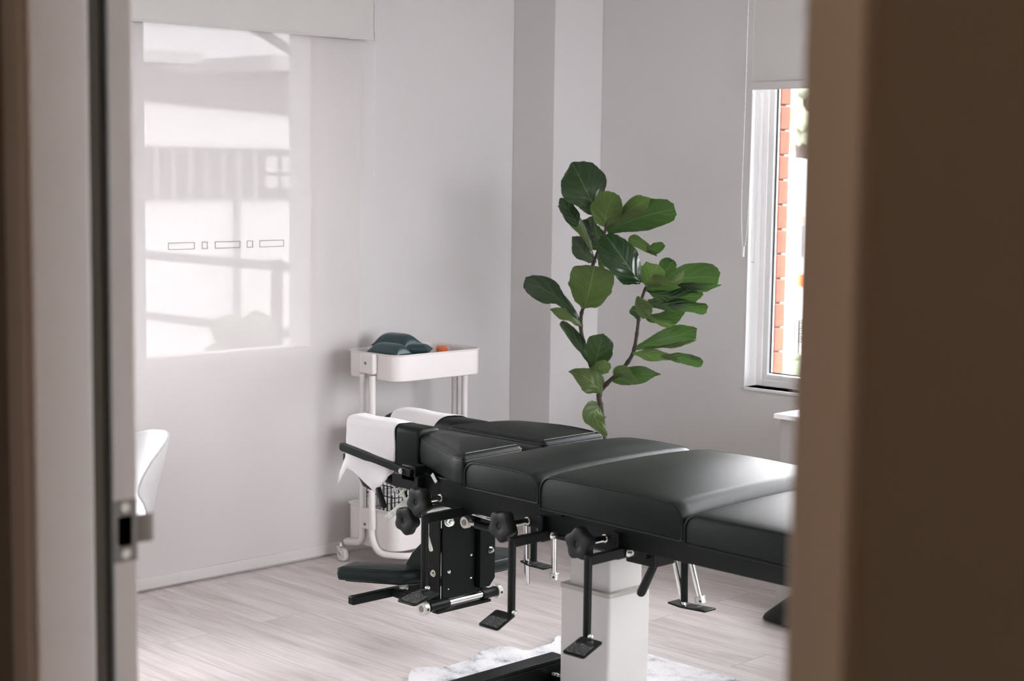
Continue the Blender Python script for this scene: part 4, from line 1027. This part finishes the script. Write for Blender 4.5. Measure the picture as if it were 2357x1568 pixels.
# shell chair
ch = thing('shell_chair', 'white moulded plastic shell chair with a curved back beside the door jamb', 'chair', (-4.25, 2.56, 0))
fx = Vector((-.3, -.95, 0)).normalized(); fs = Vector((-fx.y, fx.x, 0)); c0 = Vector((-4.25, 2.50, 0))
def shell_pt(u, v, off=0):
    # v 0 front of seat .. 1 top of back ; u -1..1 across
    cps = [(.22, .375, .19), (.17, .405, .225), (.05, .392, .235), (-.06, .385, .23), (-.13, .40, .21), (-.165, .45, .185), (-.185, .51, .20), (-.20, .565, .222), (-.212, .61, .222), (-.222, .65, .195), (-.229, .68, .15), (-.233, .698, .09), (-.235, .704, .02)]
    x = v*(len(cps)-1); i = min(int(x), len(cps)-2); k = x-i
    a, b = cps[i], cps[i+1]; f_, z, w = (a[j]*(1-k)+b[j]*k for j in range(3))
    seatness = max(0, 1-abs(v-.3)/.4)
    kw = (w/.22)**2
    curl = .055*u*u*(1 if v > .45 else .9)*kw
    up = curl*(1-min(1, max(0, (v-.35)/.3))) ; fwd = .11*u*u*kw*min(1, max(0, (v-.3)/.25))
    return c0+fx*(f_+fwd-off*min(1, v*1.6))+fs*(u*w)+Vector((0, 0, z+up-off*(1-min(1, v*1.6))))
bm = B(); NU, NV = 24, 44; G = [[bm.verts.new(shell_pt(-1+2*i/NU, j/NV)) for i in range(NU+1)] for j in range(NV+1)]
for j in range(NV):
    for i in range(NU): bm.faces.new((G[j][i], G[j][i+1], G[j+1][i+1], G[j+1][i]))
o = finish('shell_seat', bm, simple('chair_shell_plastic', (.44, .43, .43), .35), ch, angle=180); s = o.modifiers.new('Smooth', 'SMOOTH'); s.iterations = 2; s.factor = .5
s = o.modifiers.new('Solidify', 'SOLIDIFY'); s.thickness = .007; s = o.modifiers.new('Bevel', 'BEVEL'); s.width = .003; s.segments = 2
for a, b in ((1, 1), (1, -1), (-1, 1), (-1, -1)):
    bm = B(); tube(bm, [c0+fx*(.05*a)+fs*(.06*b)+Vector((0, 0, .385)), c0+fx*(.10*a+.06)+fs*(.10*b-.06)], [.014, .009], 12); finish('leg', bm, 'wood', ch)

# ------------------------------------------------------------------ outside
bm = B(); box(bm, (-60, -30, -1.6), (40, 70, -1.45)); struct(finish('ground', bm, 'asphalt', smooth=False))
bm = B(); box(bm, (-30, 1, -1.45), (-5.6, 30, -1.44)); struct(finish('ground_paving', bm, 'pave', smooth=False))
K = 20/11
def fz(z): return 1.5+(z-1.5)*K
bd = thing('neighbour_building', 'pale rendered building with dark shaded bands seen through the screen blind', 'building', (-21, 14, -1.45))
X0 = -20.0
bm = B(); box(bm, (X0-6, 2, -1.45), (X0, 30, 2.45)); finish('wall', bm, 'render', bd, smooth=False)
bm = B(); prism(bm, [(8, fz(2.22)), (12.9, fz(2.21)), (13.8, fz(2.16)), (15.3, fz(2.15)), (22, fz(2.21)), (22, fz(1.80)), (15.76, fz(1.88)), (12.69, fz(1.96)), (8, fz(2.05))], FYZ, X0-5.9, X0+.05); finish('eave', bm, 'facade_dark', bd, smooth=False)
bm = B(); prism(bm, [(8, fz(2.33)), (13.62, fz(2.345)), (13.6, fz(2.26)), (8, fz(2.22))], FYZ, X0-5, X0+.06); prism(bm, [(14.9, fz(2.25)), (14.82, fz(2.37)), (15.8, fz(2.38)), (22, fz(2.4)), (22, fz(2.2))], FYZ, X0-5, X0+.06); finish('upper_roof', bm, 'pave', bd, smooth=False)
bm = B(); obox(bm, (X0+.6, 13.6, fz(2.66)), (X0+.6, 14.9, fz(2.36)), .1, .11); finish('brace', bm, 'facade_dark', bd, smooth=False)
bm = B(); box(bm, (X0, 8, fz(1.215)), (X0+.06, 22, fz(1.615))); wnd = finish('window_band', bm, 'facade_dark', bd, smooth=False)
bm = B()
for k in range(5):
    y = 14.72+k*.29; box(bm, (X0+.06, y, fz(1.43)), (X0+.08, y+.2, fz(1.56))); box(bm, (X0+.06, y, fz(1.30)), (X0+.08, y+.2, fz(1.40)))
finish('pane', bm, 'pave', wnd, smooth=False)
bm = B()
for k in range(7): box(bm, (X0+.06, 12.8+k*.28, fz(1.22)), (X0+.08, 12.88+k*.28, fz(1.61)))
finish('batten', bm, 'dimglass', wnd, smooth=False)
bm = B(); box(bm, (X0, 14.18, -1.4), (X0+.1, 14.24, fz(1.21))); finish('downpipe', bm, 'dimglass', bd, smooth=False)
rl = thing('ramp_railing', 'dark sloping ramp railing outside the left wall window', 'railing', (X0+1, 14, -1.45))
def yr(px, py): return at(px, py, 'X', X0+1)
bm = B()
def slat(p0, p1, q0, q1):
    a, b, c, d_ = yr(*p0), yr(*p1), yr(*q1), yr(*q0)
    e0 = (b-a); k0 = .6
    pts = [(a.y-e0.y*k0, a.z-e0.z*k0), (b.y+e0.y*k0, b.z+e0.z*k0), (c.y+e0.y*k0, c.z+(c.z-d_.z)*k0), (d_.y-e0.y*k0, d_.z-(c.z-d_.z)*k0)]
    prism(bm, pts, FYZ, X0+.97, X0+1.03)
slat((330, 576), (735, 610), (330, 597), (735, 633)); finish('handrail', bm, 'facade_dark', rl, smooth=False)
bm = B(); slat((330, 716), (735, 765), (330, 735), (735, 788)); finish('lower_rail', bm, 'facade_dark', rl, smooth=False)
p0, p1 = yr(626, 600), yr(648, 600)
bm = B(); box(bm, (X0+.97, p0.y, -1.45), (X0+1.03, p1.y, p0.z+.02)); finish('post', bm, 'facade_dark', rl, smooth=False)
def blob(name, c, r, n, label, mat='bushm', seed=1, cat='shrub'):
    rnd = random.Random(seed); bm = B()
    for _ in range(n):
        p = Vector(c)+Vector((rnd.gauss(0, .4), rnd.gauss(0, .4), rnd.gauss(0, .4)))*r
        bmesh.ops.create_icosphere(bm, subdivisions=2, radius=r*rnd.uniform(.25, .5), matrix=Matrix.Translation(p) @ Matrix.Rotation(rnd.random()*6, 4, 'Z'))
    for v in bm.verts: v.co += Vector((rnd.uniform(-1, 1), rnd.uniform(-1, 1), rnd.uniform(-1, 1)))*r*.04
    o = finish(name, bm, mat, None, angle=180); return tag(o, label, cat)
blob('shrub', (X0+4.2, 11.35, -.45), .45, 14, 'grey-green shrub behind the ramp railing', 'bushm', 2)
# beyond the back window: sight line runs to about (-7.5, 10)
def ob(px, py, Y): return at(px, py, 'Y', Y)
tr = thing('tree', 'pale leafy tree rising behind the white van outside the back window', 'tree', (ob(1850, 500, 18).x, 18, -1.45))
bm = B(); cyl(bm, (tr.location.x, 18, -1.45), (tr.location.x, 18, 2.5), .14, 12); finish('trunk', bm, 'bark', tr)
rnd = random.Random(5); bm = B()
cc = ob(1846, 285, 18)
for _ in range(60):
    p = cc+Vector((rnd.gauss(0, .35), rnd.gauss(0, .4), rnd.gauss(0, .42)))
    bmesh.ops.create_icosphere(bm, subdivisions=1, radius=rnd.uniform(.1, .22), matrix=Matrix.Translation(p))
finish('foliage', bm, 'treepale', tr)
bb = thing('white_building', 'blown-out white building behind the fence outside the back window', 'building', (-14, 21, -1.45))
p0 = ob(1800, 366, 16.5)
bm = B(); box(bm, (p0.x, 16.5, -1.45), (p0.x+6, 17.2, p0.z)); finish('wall', bm, 'render', bb, smooth=False)
bm = B(); q0, q1 = ob(1818, 590, 16.45), ob(1848, 520, 16.45); box(bm, (q0.x, 16.46, q0.z), (q1.x, 16.5, q1.z)); finish('window', bm, 'dimglass', bb, smooth=False)
bm = B(); q0, q1 = ob(1822, 512, 16.4), ob(1842, 498, 16.4); box(bm, (q0.x, 16.42, q0.z), (q1.x, 16.5, q1.z)); finish('awning', bm, 'paleorange', bb, smooth=False)
sg = ob(1838, 645, 12)
sn = thing('traffic_sign', 'orange sign outside the back window seen next to the brown door jamb', 'sign', (sg.x+.2, 12, -1.45))
bm = B(); box(bm, (sg.x-.01, 12, sg.z-.06), (sg.x+.4, 12.03, sg.z+.05)); finish('sign_panel', bm, 'orange', sn, smooth=False)
bm = B(); cyl(bm, (sg.x+.19, 12.05, -1.45), (sg.x+.19, 12.05, sg.z+.04), .02, 12); finish('post', bm, 'fence', sn)
fe = thing('mesh_fence', 'dark wire mesh fence low outside the back window', 'fence', (ob(1810, 800, 11).x, 11, -1.45))
a, b = ob(1795, 735, 11), ob(1860, 790, 11); bm = B()
for k in range(14): x = a.x+(b.x-a.x)*k/6; box(bm, (x, 11, b.z-.1), (x+.012, 11.012, a.z))
for k in range(9): z = b.z+(a.z-b.z)*k/8; box(bm, (a.x, 11, z), (a.x+(b.x-a.x)*2.2, 11.012, z+.010))
box(bm, (a.x-.04, 11, -1.45), (a.x-.01, 11.03, a.z)); box(bm, (a.x+(b.x-a.x)*2.2, 11, -1.45), (a.x+(b.x-a.x)*2.2+.03, 11.03, a.z))
finish('wire_mesh', bm, 'fence', fe, smooth=False)
p = ob(1830, 850, 9.2); blob('shrub', (p.x+.1, 9.2, p.z-.10), .28, 16, 'low hedge just outside the back window below the fence', 'bushm', 9)

# ------------------------------------------------------------------ light
w = bpy.data.worlds.new('sky'); bpy.context.scene.world = w; w.use_nodes = True
nt = w.node_tree; bg = nt.nodes['Background']
WORLD, SUN, FILL_PANEL = 3.2, 1.8, 1.6
wtc = node(nt, 'ShaderNodeTexCoord'); wsp = node(nt, 'ShaderNodeSeparateXYZ'); nt.links.new(wtc.outputs['Generated'], wsp.inputs[0])
wmr = node(nt, 'ShaderNodeMapRange'); wmr.inputs['From Min'].default_value = 0; wmr.inputs['From Max'].default_value = 1; wmr.inputs['To Min'].default_value = WORLD*1.0; wmr.inputs['To Max'].default_value = WORLD*2.4
nt.links.new(wsp.outputs[2], wmr.inputs[0]); nt.links.new(wmr.outputs[0], bg.inputs['Strength'])
bg.inputs['Color'].default_value = (.965, .965, 1.0, 1); bg.inputs['Strength'].default_value = WORLD
sun = bpy.data.lights.new('sun', 'SUN'); sun.energy = SUN; sun.angle = .02; sun.color = (1, .97, .93)
so = bpy.data.objects.new('sun', sun); COL.objects.link(so); so.rotation_euler = Vector((1, .04, .95)).to_track_quat('Z', 'Y').to_euler()
def portal(name, loc, rot, sx_, sy_):
    l = bpy.data.lights.new(name, 'AREA'); l.shape = 'RECTANGLE'; l.size = sx_; l.size_y = sy_; l.cycles.is_portal = True
    o = bpy.data.objects.new(name, l); COL.objects.link(o); o.location = loc; o.rotation_euler = rot
portal('window_portal', ((bx0+bx1)/2, YB+.14, (bz0+bz1)/2), (-PI/2, 0, 0), bx1-bx0, bz1-bz0)
portal('window_portal', (XR+.17, 4.02, 1.3), (0, PI/2, 0), 2.33, 2.05)
portal('window_portal', (XL-.23, 2.11, 1.0), (0, -PI/2, 0), 1.2, 1.3)
portal('window_portal', (XL-.23, (wy0+wy1)/2, (wz0+wz1)/2), (0, -PI/2, 0), wz1-wz0, wy1-wy0)
cp = thing('added_fill_panel', 'unseen rectangular fill panel added on the treatment room ceiling', 'fill light', (-2.2, 2.3, ZC))  # unseen panel, added to lift the floor and low walls
m, nt2, b = newmat('fill_panel_glow'); b.inputs['Base Color'].default_value = (.9, .9, .9, 1); b.inputs['Emission Color'].default_value = (1, .96, .93, 1); b.inputs['Emission Strength'].default_value = FILL_PANEL
bm = B(); box(bm, (-2.79, 2.01, ZC-.03), (-1.61, 2.59, ZC-.012)); finish('diffuser', bm, m, cp, smooth=False)
bm = B(); box(bm, (-2.82, 1.98, ZC-.035), (-2.79, 2.62, ZC)); box(bm, (-1.61, 1.98, ZC-.035), (-1.58, 2.62, ZC)); box(bm, (-2.79, 1.98, ZC-.035), (-1.61, 2.01, ZC)); box(bm, (-2.79, 2.59, ZC-.035), (-1.61, 2.62, ZC)); finish('frame', bm, 'white', cp, smooth=False)
# unseen warm, dim lamp added to light the hall side
hl = thing('hall_fill_lamp', 'unseen warm round lamp added to light the hallway', 'lamp', (-.2, -.5, ZC))
m, nt2, b = newmat('lamp_glow'); b.inputs['Emission Color'].default_value = (1, .62, .36, 1); b.inputs['Emission Strength'].default_value = 9
bm = B(); cyl(bm, (-.2, -.5, ZC-.05), (-.2, -.5, ZC), .16, 32); finish('diffuser', bm, m, hl)

# ------------------------------------------------------------------ camera
cam = bpy.data.cameras.new('camera'); co = bpy.data.objects.new('camera', cam); COL.objects.link(co)
cam.sensor_width = 36; cam.sensor_fit = 'HORIZONTAL'; cam.lens = 36*F_PX/2357; cam.clip_start = .05; cam.clip_end = 300
Rm = Matrix((RT, UP, -FW)).transposed().to_4x4(); co.matrix_world = Matrix.Translation(CAM) @ Rm
cam.dof.use_dof = True; cam.dof.focus_distance = 5.2; cam.dof.aperture_fstop = 4.4
sc = bpy.context.scene; sc.camera = co
sc.view_settings.view_transform = 'Standard'; sc.view_settings.look = 'None'; sc.view_settings.gamma = 1; sc.view_settings.use_curve_mapping = False
sc.view_settings.exposure = 1.92
sc.cycles.use_denoising = True; sc.cycles.max_bounces = 10; sc.cycles.diffuse_bounces = 6; sc.cycles.transparent_max_bounces = 12
sc.cycles.sample_clamp_indirect = 8; sc.cycles.caustics_reflective = False; sc.cycles.caustics_refractive = False
